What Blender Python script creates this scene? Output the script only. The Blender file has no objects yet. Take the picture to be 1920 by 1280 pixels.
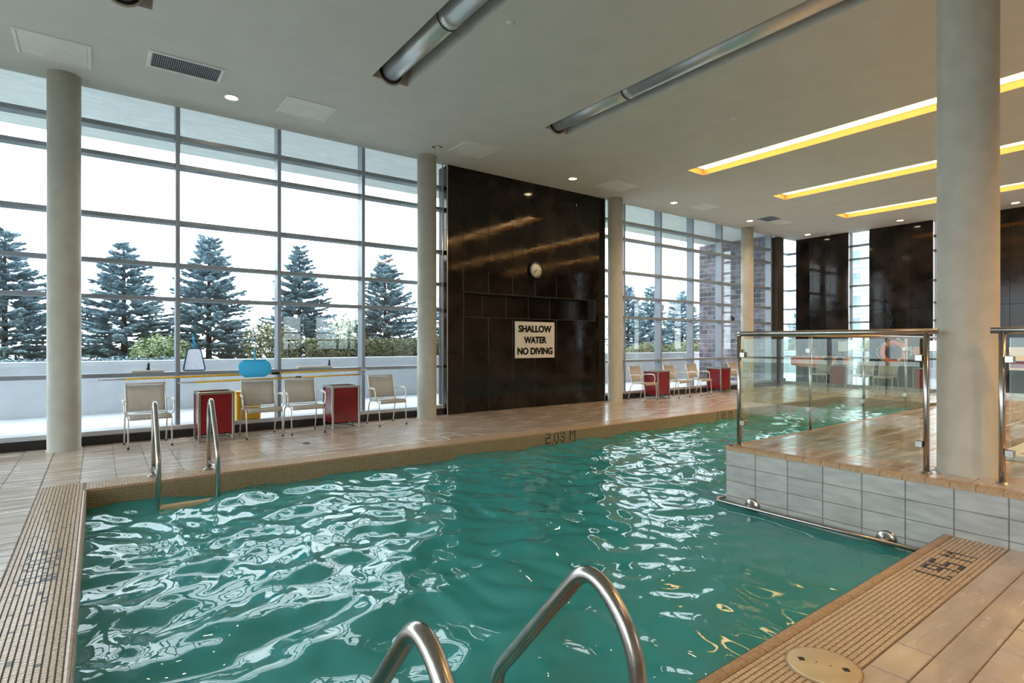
import bpy, bmesh, math, random
import numpy as np
from mathutils import Vector, Matrix

# ------------------------------------------------------------------ camera
SC = bpy.context.scene
COL = SC.collection
TH = math.atan((960 - 185) / 1045.0)
cam = bpy.data.cameras.new('camera')
cam.sensor_width = 36
cam.lens = 36 * 1045 / 1920
cam.shift_y = 3 / 1920
cam.clip_end = 500
camo = bpy.data.objects.new('camera', cam)
camo.location = (0, 0, 1.45)
camo.rotation_euler = (math.pi / 2, 0, -TH)
COL.objects.link(camo)
SC.camera = camo

# ------------------------------------------------------------------ world: bright overcast sky
SKY = 3.6
WARM = 7.0        # cove lamp diffusers
DOWN = 30.0       # downlight lenses
DOWNW = 38.0      # downlight beam power, watts
w = bpy.data.worlds.new('sky')
SC.world = w
w.use_nodes = True
bg = w.node_tree.nodes['Background']
bg.inputs[0].default_value = (0.86, 0.94, 1.0, 1)
bg.inputs[1].default_value = SKY
vs = SC.view_settings
vs.view_transform = 'Standard'
vs.look = 'None'
vs.exposure = 0.68
vs.gamma = 1.0
vs.use_curve_mapping = False

R = random.Random(7)
H = 5.07          # ceiling height
PI = math.pi

# ------------------------------------------------------------------ materials
def nt_new(name):
    m = bpy.data.materials.new(name)
    m.use_nodes = True
    nt = m.node_tree
    return m, nt, nt.nodes['Principled BSDF'], nt.nodes['Material Output']

def pm(name, c, rough=.5, metal=0., var=0., vscale=4., stretch=(1, 1, 1), bump=0., bscale=40., c2=None,
       rvar=0., rand=0., spec=None, emit=None, estr=0., lo=.35, hi=.65, obj=False):
    m, nt, p, out = nt_new(name)
    N, L = nt.nodes, nt.links
    p.inputs['Roughness'].default_value = rough
    p.inputs['Metallic'].default_value = metal
    if spec is not None: p.inputs['Specular IOR Level'].default_value = spec
    if emit:
        p.inputs['Emission Color'].default_value = (*emit, 1)
        p.inputs['Emission Strength'].default_value = estr
    p.inputs['Base Color'].default_value = (*c, 1)
    if var or bump or rvar or c2:
        if obj:
            g = N.new('ShaderNodeTexCoord'); pos = g.outputs['Object']
        else:
            g = N.new('ShaderNodeNewGeometry'); pos = g.outputs['Position']
        mp = N.new('ShaderNodeMapping'); mp.inputs['Scale'].default_value = stretch
        L.new(pos, mp.inputs[0])
        nz = N.new('ShaderNodeTexNoise'); nz.inputs['Scale'].default_value = vscale
        nz.inputs['Detail'].default_value = 6
        L.new(mp.outputs[0], nz.inputs[0])
        rp = N.new('ShaderNodeMapRange'); rp.inputs[1].default_value = lo; rp.inputs[2].default_value = hi
        L.new(nz.outputs[0], rp.inputs[0])
        mx = N.new('ShaderNodeMix'); mx.data_type = 'RGBA'
        ca = c if c2 else tuple(v * (1 - var) for v in c)
        cb = c2 if c2 else tuple(min(1, v * (1 + var)) for v in c)
        mx.inputs[6].default_value = (*ca, 1); mx.inputs[7].default_value = (*cb, 1)
        L.new(rp.outputs[0], mx.inputs[0])
        col = mx.outputs[2]
        if rand:
            oi = N.new('ShaderNodeObjectInfo')
            rr = N.new('ShaderNodeMapRange'); rr.inputs[3].default_value = 1 - rand; rr.inputs[4].default_value = 1 + rand
            L.new(oi.outputs['Random'], rr.inputs[0])
            mm = N.new('ShaderNodeMix'); mm.data_type = 'RGBA'; mm.blend_type = 'MULTIPLY'; mm.inputs[0].default_value = 1
            L.new(col, mm.inputs[6]); L.new(rr.outputs[0], mm.inputs[7]); col = mm.outputs[2]
        L.new(col, p.inputs['Base Color'])
        if rvar:
            r2 = N.new('ShaderNodeMapRange'); r2.inputs[1].default_value = lo; r2.inputs[2].default_value = hi
            r2.inputs[3].default_value = max(.02, rough - rvar); r2.inputs[4].default_value = rough + rvar
            L.new(nz.outputs[0], r2.inputs[0]); L.new(r2.outputs[0], p.inputs['Roughness'])
        if bump:
            nb = N.new('ShaderNodeTexNoise'); nb.inputs['Scale'].default_value = bscale; nb.inputs['Detail'].default_value = 3
            L.new(pos, nb.inputs[0])
            b = N.new('ShaderNodeBump'); b.inputs['Strength'].default_value = bump; b.inputs['Distance'].default_value = .01
            L.new(nb.outputs[0], b.inputs['Height']); L.new(b.outputs[0], p.inputs['Normal'])
    return m

def glass(name, tint, dirt=0., dcol=(.6, .65, .62), ior=1.5):
    m, nt, p, out = nt_new(name)
    N, L = nt.nodes, nt.links
    N.remove(p)
    tr = N.new('ShaderNodeBsdfTransparent'); tr.inputs[0].default_value = (*tint, 1)
    gl = N.new('ShaderNodeBsdfGlossy'); gl.inputs['Roughness'].default_value = 0.0
    fr = N.new('ShaderNodeFresnel')
    ge = N.new('ShaderNodeNewGeometry')                 # same reflectance on both faces of a pane
    im = N.new('ShaderNodeMix'); im.inputs[2].default_value = ior; im.inputs[3].default_value = 1 / ior
    L.new(ge.outputs['Backfacing'], im.inputs[0]); L.new(im.outputs[0], fr.inputs[0])
    mx = N.new('ShaderNodeMixShader')
    base = tr.outputs[0]
    if dirt:
        df = N.new('ShaderNodeBsdfDiffuse'); df.inputs[0].default_value = (*dcol, 1)
        g = N.new('ShaderNodeNewGeometry')
        mp = N.new('ShaderNodeMapping'); mp.inputs['Scale'].default_value = (1, 1, .12)
        nz = N.new('ShaderNodeTexNoise'); nz.inputs['Scale'].default_value = 22; nz.inputs['Detail'].default_value = 5
        rp = N.new('ShaderNodeMapRange'); rp.inputs[1].default_value = .3; rp.inputs[2].default_value = .75
        rp.inputs[3].default_value = dirt * .4; rp.inputs[4].default_value = dirt * 1.6
        L.new(g.outputs['Position'], mp.inputs[0]); L.new(mp.outputs[0], nz.inputs[0]); L.new(nz.outputs[0], rp.inputs[0])
        m2 = N.new('ShaderNodeMixShader')
        L.new(rp.outputs[0], m2.inputs[0]); L.new(base, m2.inputs[1]); L.new(df.outputs[0], m2.inputs[2])
        base = m2.outputs[0]
    L.new(fr.outputs[0], mx.inputs[0]); L.new(base, mx.inputs[1]); L.new(gl.outputs[0], mx.inputs[2])
    L.new(mx.outputs[0], out.inputs[0])
    return m

def water_mat(name, body, tint, clear, bump):
    m, nt, p, out = nt_new(name)
    N, L = nt.nodes, nt.links
    N.remove(p)
    df = N.new('ShaderNodeBsdfDiffuse'); df.inputs[0].default_value = (*body, 1)
    tr = N.new('ShaderNodeBsdfTransparent'); tr.inputs[0].default_value = (*tint, 1)
    m1 = N.new('ShaderNodeMixShader'); m1.inputs[0].default_value = clear
    L.new(df.outputs[0], m1.inputs[1]); L.new(tr.outputs[0], m1.inputs[2])
    gl = N.new('ShaderNodeBsdfGlossy'); gl.inputs['Roughness'].default_value = .02
    fr = N.new('ShaderNodeFresnel'); fr.inputs[0].default_value = 1.48
    g = N.new('ShaderNodeNewGeometry')
    nz = N.new('ShaderNodeTexNoise'); nz.inputs['Scale'].default_value = 9; nz.inputs['Detail'].default_value = 2
    b = N.new('ShaderNodeBump'); b.inputs['Strength'].default_value = bump; b.inputs['Distance'].default_value = .02
    L.new(g.outputs['Position'], nz.inputs[0]); L.new(nz.outputs[0], b.inputs['Height'])
    L.new(b.outputs[0], gl.inputs['Normal']); L.new(b.outputs[0], fr.inputs['Normal'])
    mx = N.new('ShaderNodeMixShader')
    L.new(fr.outputs[0], mx.inputs[0]); L.new(m1.outputs[0], mx.inputs[1]); L.new(gl.outputs[0], mx.inputs[2])
    L.new(mx.outputs[0], out.inputs[0])
    return m

def cloth(name, c, trans=.4, hole=0., bscale=0):
    m, nt, p, out = nt_new(name)
    N, L = nt.nodes, nt.links
    N.remove(p)
    g = N.new('ShaderNodeNewGeometry')
    nz = N.new('ShaderNodeTexNoise'); nz.inputs['Scale'].default_value = 25
    L.new(g.outputs['Position'], nz.inputs[0])
    mc = N.new('ShaderNodeMix'); mc.data_type = 'RGBA'
    mc.inputs[6].default_value = (*[v * .85 for v in c], 1); mc.inputs[7].default_value = (*[min(1, v * 1.12) for v in c], 1)
    L.new(nz.outputs[0], mc.inputs[0])
    df = N.new('ShaderNodeBsdfDiffuse'); tl = N.new('ShaderNodeBsdfTranslucent'); tr = N.new('ShaderNodeBsdfTransparent')
    L.new(mc.outputs[2], df.inputs[0]); L.new(mc.outputs[2], tl.inputs[0])
    m1 = N.new('ShaderNodeMixShader'); m1.inputs[0].default_value = trans
    L.new(df.outputs[0], m1.inputs[1]); L.new(tl.outputs[0], m1.inputs[2])
    m2 = N.new('ShaderNodeMixShader'); m2.inputs[0].default_value = hole
    L.new(m1.outputs[0], m2.inputs[1]); L.new(tr.outputs[0], m2.inputs[2])
    L.new(m2.outputs[0], out.inputs[0])
    return m

def emis(name, c, s):
    m, nt, p, out = nt_new(name)
    nt.nodes.remove(p)
    e = nt.nodes.new('ShaderNodeEmission'); e.inputs[0].default_value = (*c, 1); e.inputs[1].default_value = s
    nt.links.new(e.outputs[0], out.inputs[0])
    return m

M = {}
M['ceil'] = pm('ceiling_paint', (.68, .67, .645), .8, var=.03, vscale=2.5, bump=.05, bscale=120)
M['slot'] = pm('slot_paint', (.62, .61, .585), .8, var=.04, vscale=6)
M['tan'] = pm('duct_end_board', (.50, .44, .37), .7, var=.06, vscale=9)
M['coveint'] = pm('cove_glow_tint', (.46, .25, .09), .7, var=.03, vscale=3)  # orange base colour carries the warm lamp light on the cove sides
M['column'] = pm('column_paint', (.50, .475, .405), .6, var=.06, vscale=7, bump=.05, bscale=90)
M['alu'] = pm('aluminium_frame', (.30, .335, .385), .38, metal=.25, var=.04, vscale=5)
M['sill'] = pm('sill_metal', (.58, .60, .64), .35, metal=.5, var=.05, vscale=5)
M['plinth'] = pm('black_plinth', (.012, .010, .009), .35, var=.2, vscale=6)
M['pane'] = glass('window_glass', (.95, .98, .985), dirt=.012, dcol=(.8, .85, .9))
M['dark'] = pm('polished_dark_tile', (.007, .006, .0055), .09, c2=(.026, .019, .0145), vscale=2.2, bump=.10, bscale=5.0,
               rvar=.04, rand=.2, lo=.35, hi=.75, spec=.3)
M['darkback'] = pm('dark_joint', (.05, .042, .036), .6, var=.1)
M['chrome'] = pm('chrome', (.72, .72, .72), .12, metal=1, var=.04, vscale=8)
M['steel'] = pm('brushed_steel', (.46, .425, .385), .26, metal=1, var=.08, vscale=20, stretch=(1, 1, .2))
M['dimsteel'] = pm('dull_steel', (.10, .09, .085), .4, metal=.6, var=.08, vscale=20)
M['duct'] = pm('spiral_duct', (.74, .76, .78), .42, metal=.75, var=.05, vscale=6)
M['rubber'] = pm('black_rubber', (.012, .012, .013), .6, var=.1)
M['tile'] = pm('deck_stone_tile', (.47, .36, .27), .22, c2=(.60, .49, .395), vscale=3.0, stretch=(.55, 3.2, 1), rvar=.10,
               rand=.07, bump=.04, bscale=35, lo=.28, hi=.68)
_p = M['tile'].node_tree.nodes['Principled BSDF']
_p.inputs['Coat Weight'].default_value = .3; _p.inputs['Coat Roughness'].default_value = .10
M['grout'] = pm('deck_grout', (.20, .155, .115), .7, var=.15, vscale=8)
M['mosaic'] = pm('mosaic_tan', (.58, .42, .275), .22, var=.10, vscale=55, rvar=.1)
M['mosdark'] = pm('mosaic_black', (.035, .028, .03), .3, var=.2, vscale=40)
M['mosgrout'] = pm('mosaic_grout', (.27, .17, .10), .7, var=.15, vscale=20)
M['facemos'] = pm('mosaic_pool_face', (.40, .30, .17), .4, var=.15, vscale=50)
M['facegrout'] = pm('pool_face_grout', (.24, .165, .085), .6, var=.15, vscale=20)
M['cope'] = pm('bullnose_coping', (.44, .27, .145), .33, var=.15, vscale=45)
M['greytile'] = pm('grey_stone_tile', (.42, .40, .365), .42, var=.13, vscale=5, stretch=(1, 1, 4), rand=.05, bump=.06, bscale=50)
M['greyjoint'] = pm('grey_joint', (.26, .25, .235), .7, var=.1)
M['basin'] = pm('pool_plaster', (.16, .44, .40), .6, var=.08, vscale=2)
M['water'] = water_mat('pool_water', (.07, .42, .40), (.32, .85, .82), .28, .05)
M['tubwater'] = water_mat('tub_water', (.34, .33, .07), (.8, .85, .5), .2, .05)
M['fabric'] = cloth('mesh_sling', (.66, .60, .52), .35, .10)
M['chairmetal'] = pm('satin_aluminium', (.80, .79, .76), .3, metal=.7, var=.03, vscale=9)
M['armcap'] = pm('white_armrest', (.86, .85, .82), .4, var=.03, vscale=9)
M['red'] = pm('red_laminate', (.22, .006, .010), .22, var=.12, vscale=6)
M['white'] = pm('white_plastic', (.82, .81, .78), .45, var=.03, vscale=8)
M['signwhite'] = pm('sign_plate', (.74, .68, .58), .5, var=.03, vscale=8)
M['black'] = pm('black_paint', (.01, .01, .011), .5, var=.1)
M['yellow'] = pm('yellow_pole', (.80, .48, .02), .35, var=.06, vscale=12)
M['yellowbox'] = pm('yellow_plastic', (.92, .52, .02), .4, var=.06, vscale=5)
M['blue'] = cloth('blue_net', (.12, .60, .82), .45, .05)
M['bluedark'] = pm('blue_frame', (.015, .10, .20), .4, var=.1)
M['netwhite'] = cloth('white_mesh', (.80, .82, .90), .5, .15)
M['orange'] = pm('orange_rescue', (.85, .16, .05), .5, var=.12, vscale=8)
M['orangelt'] = pm('faded_orange', (.80, .34, .20), .6, var=.1, vscale=8)
M['navy'] = pm('navy_webbing', (.03, .06, .12), .7, var=.2)
M['rope'] = pm('pale_rope', (.55, .58, .50), .8, var=.1, vscale=40)
M['lidm'] = pm('skimmer_lid', (.68, .50, .27), .45, var=.07, vscale=10)
M['railglass'] = glass('balustrade_glass', (.90, .955, .925), dirt=.03, dcol=(.55, .6, .55))
M['parapet'] = pm('parapet_render', (.62, .635, .67), .8, var=.05, vscale=3, bump=.06, bscale=60)
M['terrace'] = pm('terrace_paving', (.60, .63, .66), .7, var=.06, vscale=3)
M['soffit'] = pm('stucco_soffit', (.86, .87, .87), .85, var=.06, vscale=3, stretch=(1, 4, 1), bump=.2, bscale=30)
M['brick'] = pm('purple_grey_block', (.085, .075, .095), .8, c2=(.19, .16, .175), vscale=6, rand=.45, bump=.2, bscale=50)
M['mortar'] = pm('pale_mortar', (.50, .52, .58), .85, var=.08, vscale=10)
M['spruce'] = pm('spruce_needles', (.09, .155, .195), .6, c2=(.33, .46, .52), vscale=3.5, rand=.15)
M['bark'] = pm('bark', (.07, .045, .035), .9, var=.25, vscale=14)
M['leaf'] = pm('shrub_leaves', (.15, .21, .085), .6, c2=(.38, .46, .24), vscale=5, rand=.2)
M['leaf2'] = pm('hedge_leaves', (.11, .13, .065), .6, c2=(.30, .31, .16), vscale=7, rand=.15)
M['soil'] = pm('planting_bed', (.06, .10, .035), .9, c2=(.14, .19, .07), vscale=6, bump=.4, bscale=20)
M['asphalt'] = pm('far_ground', (.22, .24, .20), .9, var=.2, vscale=.2)
M['bldg'] = pm('pale_facade', (.72, .76, .80), .7, var=.04, vscale=.6)
M['bwin'] = pm('facade_glass', (.20, .27, .32), .15, var=.1, vscale=.6)
M['clockface'] = pm('clock_dial', (.80, .72, .58), .5, var=.02, vscale=8)
M['paper'] = pm('paper', (.75, .76, .76), .7, var=.03, vscale=12)
M['cove_lamp'] = emis('cove_lamp', (1.0, .60, .24), WARM)
M['down_lamp'] = emis('downlight_lens', (1.0, .78, .50), DOWN)
M['backwall'] = pm('back_wall_paint', (.38, .31, .245), .8, var=.05, vscale=3)

# ------------------------------------------------------------------ mesh helpers
class MB:
    def __init__(s, o=(0, 0, 0)):
        s.v, s.f, s.m, s.s, s.o = [], [], [], [], Vector(o)
    def add(s, vs, fs, mi=0, sm=False):
        b = len(s.v)
        s.v += [Vector(q) - s.o for q in vs]
        for f in fs:
            s.f.append([b + i for i in f]); s.m.append(mi); s.s.append(sm)
        return s
    def box(s, x0, x1, y0, y1, z0, z1, mi=0):
        vs = [(x0, y0, z0), (x1, y0, z0), (x1, y1, z0), (x0, y1, z0), (x0, y0, z1), (x1, y0, z1), (x1, y1, z1), (x0, y1, z1)]
        return s.add(vs, [(3, 2, 1, 0), (4, 5, 6, 7), (0, 1, 5, 4), (1, 2, 6, 5), (2, 3, 7, 6), (3, 0, 4, 7)], mi)
    def cbox(s, x0, x1, y0, y1, z0, z1, c=.006, mi=0):
        # box with chamfered edges (convex hull of the 24 corner points)
        bm = bmesh.new()
        for x, sx in ((x0, 1), (x1, -1)):
            for y, sy in ((y0, 1), (y1, -1)):
                for z, sz in ((z0, 1), (z1, -1)):
                    bm.verts.new((x, y + sy * c, z + sz * c)); bm.verts.new((x + sx * c, y, z + sz * c)); bm.verts.new((x + sx * c, y + sy * c, z))
        bmesh.ops.convex_hull(bm, input=bm.verts[:])
        bm.verts.index_update()
        s.add([v.co.copy() for v in bm.verts], [[v.index for v in f.verts] for f in bm.faces], mi)
        bm.free(); return s
    def tube(s, path, r, n=10, mi=0, cap=True, closed=False):
        P = [Vector(p) for p in path]
        rs = r if isinstance(r, (list, tuple)) else [r] * len(P)
        T = []
        for i in range(len(P)):
            a = P[i - 1] if (i > 0 or closed) else P[i]
            b = P[(i + 1) % len(P)] if (i < len(P) - 1 or closed) else P[i]
            T.append((b - a).normalized())
        up = Vector((0, 0, 1)) if abs(T[0].z) < .9 else Vector((1, 0, 0))
        nrm = (up - T[0] * up.dot(T[0])).normalized()
        vs, fs = [], []
        for i, p in enumerate(P):
            nrm = (nrm - T[i] * nrm.dot(T[i])).normalized()
            bi = T[i].cross(nrm)
            for k in range(n):
                a = 2 * PI * k / n
                vs.append(p + (nrm * math.cos(a) + bi * math.sin(a)) * rs[i])
        m_ = len(P) if closed else len(P) - 1
        for i in range(m_):
            j = (i + 1) % len(P)
            for k in range(n):
                l = (k + 1) % n
                fs.append((i * n + k, i * n + l, j * n + l, j * n + k))
        s.add(vs, fs, mi, True)
        if cap and not closed:
            b = len(s.v) - len(vs)
            s.f.append([b + k for k in range(n)][::-1]); s.m.append(mi); s.s.append(False)
            b2 = b + (len(P) - 1) * n
            s.f.append([b2 + k for k in range(n)]); s.m.append(mi); s.s.append(False)
        return s
    def lathe(s, prof, c=(0, 0, 0), ax='z', n=24, mi=0, sm=True):
        # prof: (radius, height) along the axis
        vs, fs = [], []
        for r, h in prof:
            for k in range(n):
                a = 2 * PI * k / n
                x, y = r * math.cos(a), r * math.sin(a)
                q = {'z': (x, y, h), 'y': (x, h, y), 'x': (h, x, y)}[ax]
                vs.append(Vector(c) + Vector(q))
        for i in range(len(prof) - 1):
            for k in range(n):
                l = (k + 1) % n
                f = (i * n + k, i * n + l, (i + 1) * n + l, (i + 1) * n + k)
                fs.append(f if ax != 'y' else f[::-1])
        s.add(vs, fs, mi, sm)
        b = len(s.v) - len(vs)
        for i in (0, len(prof) - 1):
            if prof[i][0] > 1e-5:
                s.f.append([b + i * n + k for k in range(n)]); s.m.append(mi); s.s.append(False)
        return s
    def prism(s, pts, axis, a, b, mi=0):
        # outline pts extruded along axis from a to b
        def q(p, t): return {'x': (t, p[0], p[1]), 'y': (p[0], t, p[1]), 'z': (p[0], p[1], t)}[axis]
        n = len(pts)
        vs = [q(p, a) for p in pts] + [q(p, b) for p in pts]
        fs = [list(range(n)), list(range(n, 2 * n))[::-1]] + [(i, n + i, n + (i + 1) % n, (i + 1) % n) for i in range(n)]
        return s.add(vs, fs, mi)
    def mesh(s, name, mats):
        me = bpy.data.meshes.new(name)
        me.from_pydata([tuple(v) for v in s.v], [], s.f)
        for m in (mats if isinstance(mats, (list, tuple)) else [mats]): me.materials.append(M[m] if isinstance(m, str) else m)
        me.polygons.foreach_set('material_index', s.m)
        me.polygons.foreach_set('use_smooth', s.s)
        me.update()
        return me
    def build(s, name, mats, parent=None, loc=None):
        me = s.mesh(name, mats)
        return link(name, me, parent, loc)

def link(name, data, parent=None, loc=None):
    o = bpy.data.objects.new(name, data)
    COL.objects.link(o)
    if parent is not None: o.parent = parent
    if loc is not None: o.location = loc
    return o

def tag(o, label=None, cat=None, group=None, kind=None):
    if label: o['label'] = label
    if cat: o['category'] = cat
    if group: o['group'] = group
    if kind: o['kind'] = kind
    return o

def thing(name, label, cat, loc=(0, 0, 0), rz=0, group=None):
    o = bpy.data.objects.new(name, None); COL.objects.link(o)
    o.empty_display_size = .1
    o.location = loc; o.rotation_euler = (0, 0, rz)
    return tag(o, label, cat, group)

def dup(root, loc, rz=0, label=None):
    r = root.copy(); COL.objects.link(r); r.location = loc; r.rotation_euler = (0, 0, rz)
    if label: r['label'] = label
    for ch in list(root.children):
        c = ch.copy(); COL.objects.link(c); c.parent = r
        for g in list(ch.children):
            d = g.copy(); COL.objects.link(d); d.parent = c
    return r

def struct(name, mb, mats, parent=None, label=None):
    o = mb.build(name, mats, parent)
    if parent is None: o['kind'] = 'structure'
    if label: o['label'] = label
    return o

def bez(pts, n=8):
    # round a polyline's corners: pts = [(vec, radius)]
    P = [Vector(p[0]) for p in pts]; out = [P[0]]
    for i in range(1, len(P) - 1):
        r = pts[i][1]
        a = P[i] + (P[i - 1] - P[i]).normalized() * r
        b = P[i] + (P[i + 1] - P[i]).normalized() * r
        for k in range(n + 1):
            t = k / n
            out.append(a * (1 - t) ** 2 + P[i] * 2 * t * (1 - t) + b * t * t)
    out.append(P[-1])
    return out

def tile_mesh(name, dx, dy, t, mat, c=.004):
    return MB().cbox(0, dx, 0, dy, 0, t, c).mesh(name, mat)

# ------------------------------------------------------------------ dimensions
XL, YF, YN, XP, YP, XE = -.10, 6.93, 1.45, 5.16, 3.28, 16.3     # pool outline
ZW = -.20                                                          # water level
ZP = .40                                                           # platform level
XMIN, XMAX, YMIN, YWIN = -7.0, 19.7, -5.0, 10.0

# ------------------------------------------------------------------ ceiling with slots
DUCTS = [(-.06, .468), (2.977, 3.506), (6.017, 6.544)]
COVES = [(9.92, 10.48), (13.32, 13.92), (16.72, 17.38)]
YS0, YS1, ZS = -4.0, 7.2, 5.47
cb = MB()
xs = sorted({XMIN, 20.0, *[v for p in DUCTS + COVES for v in p]})
ys = [YMIN, YS0, YS1, 9.93]
slots = DUCTS + COVES
for i in range(len(xs) - 1):
    for j in range(3):
        if j == 1 and any(abs(xs[i] - s[0]) < 1e-6 for s in slots): continue
        cb.add([(xs[i], ys[j], H), (xs[i + 1], ys[j], H), (xs[i + 1], ys[j + 1], H), (xs[i], ys[j + 1], H)], [(3, 2, 1, 0)])
cb.add([(XMIN, 9.93, H), (20, 9.93, H), (20, 9.93, 5.6), (XMIN, 9.93, 5.6)], [(0, 1, 2, 3)])
ZC = H + .15
for n, (a, b) in enumerate(slots):
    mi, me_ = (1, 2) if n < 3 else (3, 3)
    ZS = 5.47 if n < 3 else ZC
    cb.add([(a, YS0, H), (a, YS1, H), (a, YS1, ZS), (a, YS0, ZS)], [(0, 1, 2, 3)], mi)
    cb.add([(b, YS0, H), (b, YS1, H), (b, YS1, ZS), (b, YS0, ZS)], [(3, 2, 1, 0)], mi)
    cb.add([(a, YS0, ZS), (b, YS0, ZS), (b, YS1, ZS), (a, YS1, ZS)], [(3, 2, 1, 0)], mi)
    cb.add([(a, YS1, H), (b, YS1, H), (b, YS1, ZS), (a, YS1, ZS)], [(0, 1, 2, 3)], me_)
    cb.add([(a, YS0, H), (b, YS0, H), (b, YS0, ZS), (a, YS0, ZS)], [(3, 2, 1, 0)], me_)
ceiling = struct('ceiling', cb, ['ceil', 'slot', 'tan', 'coveint'], label='pale grey plaster ceiling with long recessed slots')
roof = MB().box(XMIN - .3, 20.4, YMIN - .3, 12.75, 5.62, 6.0)
roof.box(XMIN - .3, 20.4, 10.26, 12.75, 5.2, 5.62)
struct('roof_overhang', roof, ['soffit'], label='stucco soffit of the roof overhang outside the glazing')

# ------------------------------------------------------------------ pool basin, deck
bs = MB()
def q4(mb, a, b, z0, z1, mi):   # vertical quad from point a to b
    mb.add([(*a, z0), (*b, z0), (*b, z1), (*a, z1)], [(0, 1, 2, 3)], mi)
ZB = -1.7
ring = [(XL, YF), (XE, YF), (XE, YP), (XP, YP), (XP, YN), (XL, YN)]
for i in range(6):
    if i in (2, 3): continue                              # the platform walls close these sides
    a, b = ring[i], ring[(i + 1) % 6]
    q4(bs, b, a, ZB, ZW - .06, 0)
    q4(bs, b, a, ZW - .06, -.004, 1)
bs.add([(XL, YN, ZB), (XP, YN, ZB), (XP, YP, ZB), (XE, YP, ZB), (XE, YF, ZB), (XL, YF, ZB)], [(0, 1, 2, 3, 4, 5)], 0)
basin = struct('pool_basin', bs, ['basin', 'facegrout'], label='swimming pool basin with a tan mosaic waterline band')

fl = MB()
def flr(x0, x1, y0, y1, mi=0): fl.box(x0, x1, y0, y1, -.3, -.006, mi)
flr(XMIN, XL - .002, YMIN, 10.2); flr(XL - .002, 20, YF + .002, 10.2); flr(XE + .002, 20, YMIN, YF + .002)
flr(XL - .002, XP, YMIN, YN - .002); flr(XP + .03, XE + .002, YMIN, YP - .05)
floor = struct('floor', fl, ['grout'], label='beige stone tiled pool deck')

# deck tiles: the nearest are parts, the rest one field
TX, TY, G = .315, .157, .005
BW = .371                                                          # mosaic band width
cells = []
def field(x0, x1, y0, y1, ox, oy):
    i0 = math.floor((x0 - ox) / TX + 1e-6); i1 = math.ceil((x1 - ox) / TX - 1e-6)
    j0 = math.floor((y0 - oy) / TY + 1e-6); j1 = math.ceil((y1 - oy) / TY - 1e-6)
    for i in range(i0, i1):
        for j in range(j0, j1):
            a, b = max(x0, ox + i * TX), min(x1, ox + (i + 1) * TX)
            c, d = max(y0, oy + j * TY), min(y1, oy + (j + 1) * TY)
            if b - a > .02 and d - c > .02: cells.append((a, b, c, d))
field(-2.4, XL - BW, 1.5, 9.92, -.475, YF + BW)
field(XL - BW, 19.7, YF + BW, 9.92, -.475, YF + BW)
field(XE + BW, 19.7, -1, YF + BW, -.475, YF + BW)
field(.6, XP, -.6, YN - .385, 4.37, YN - .385)
def pxsize(c):
    x, y = (c[0] + c[1]) / 2, (c[2] + c[3]) / 2
    d = x * math.sin(TH) + y * math.cos(TH); a = x * math.cos(TH) - y * math.sin(TH)
    if d < .3: return 0
    u = 960 + 1045 * a / d; v = 643 + 1045 * 1.45 / d
    if not (-60 < u < 1980 and v < 1330): return 0
    return 1 / (d * d)
cells.sort(key=lambda c: -pxsize(c))
full = tile_mesh('deck_tile', TX - G, TY - G, .012, 'tile')
rest = MB()
def joined_tile(mb, a, b, c, d, z, mi=0, t=.012):
    vs = [(a, c, z - t), (b, c, z - t), (b, d, z - t), (a, d, z - t), (a, c, z), (b, c, z), (b, d, z), (a, d, z)]
    mb.add(vs, [(4, 5, 6, 7), (0, 1, 5, 4), (1, 2, 6, 5), (2, 3, 7, 6), (3, 0, 4, 7)], mi)
for n, (a, b, c, d) in enumerate(cells):
    if n < 300:
        if abs(b - a - TX) < 1e-4 and abs(d - c - TY) < 1e-4: me = full
        else: me = tile_mesh('deck_tile', b - a - G, d - c - G, .012, 'tile')
        link('deck_tile', me, floor, (a + G / 2, c + G / 2, -.012 + R.uniform(-.0005, .0005)))
    else:
        joined_tile(rest, a + G / 2, b - G / 2, c + G / 2, d - G / 2, 0)
tag(rest.build('deck_tile_field', ['tile'], floor), kind='stuff')

# mosaic bands (tiles under ten pixels: real geometry, one part per band)
FONT = {
    '2': ['####', '...#', '...#', '####', '#...', '#...', '####'],
    '0': ['.##.', '#..#', '#..#', '#..#', '#..#', '#..#', '.##.'],
    '3': ['.##.', '#..#', '...#', '.##.', '...#', '#..#', '.##.'],
    '1': ['#', '#', '#', '#', '#', '#', '#'],
    '9': ['####', '#..#', '#..#', '####', '...#', '...#', '...#'],
    '5': ['####', '#...', '#...', '####', '...#', '...#', '####'],
    '7': ['###', '..#', '..#', '..#', '..#', '..#', '..#'],
    'M': ['#...#', '##.##', '#.#.#', '#...#', '#...#', '#...#', '#...#'],
    '.': ['.', '.', '.', '.', '.', '.', '#'], ' ': ['..'] * 7,
    'D': ['###.', '#..#', '#..#', '#..#', '#..#', '#..#', '###.'],
    'E': ['####', '#...', '#...', '###.', '#...', '#...', '####'],
    'P': ['###.', '#..#', '#..#', '###.', '#...', '#...', '#...'],
}
def rast(text, gap=1):
    cols = []
    for ch in text:
        g = FONT[ch]
        for k in range(len(g[0])): cols.append([g[r][k] == '#' for r in range(7)])
        for _ in range(gap): cols.append([False] * 7)
    return cols
MP = .0265
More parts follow.
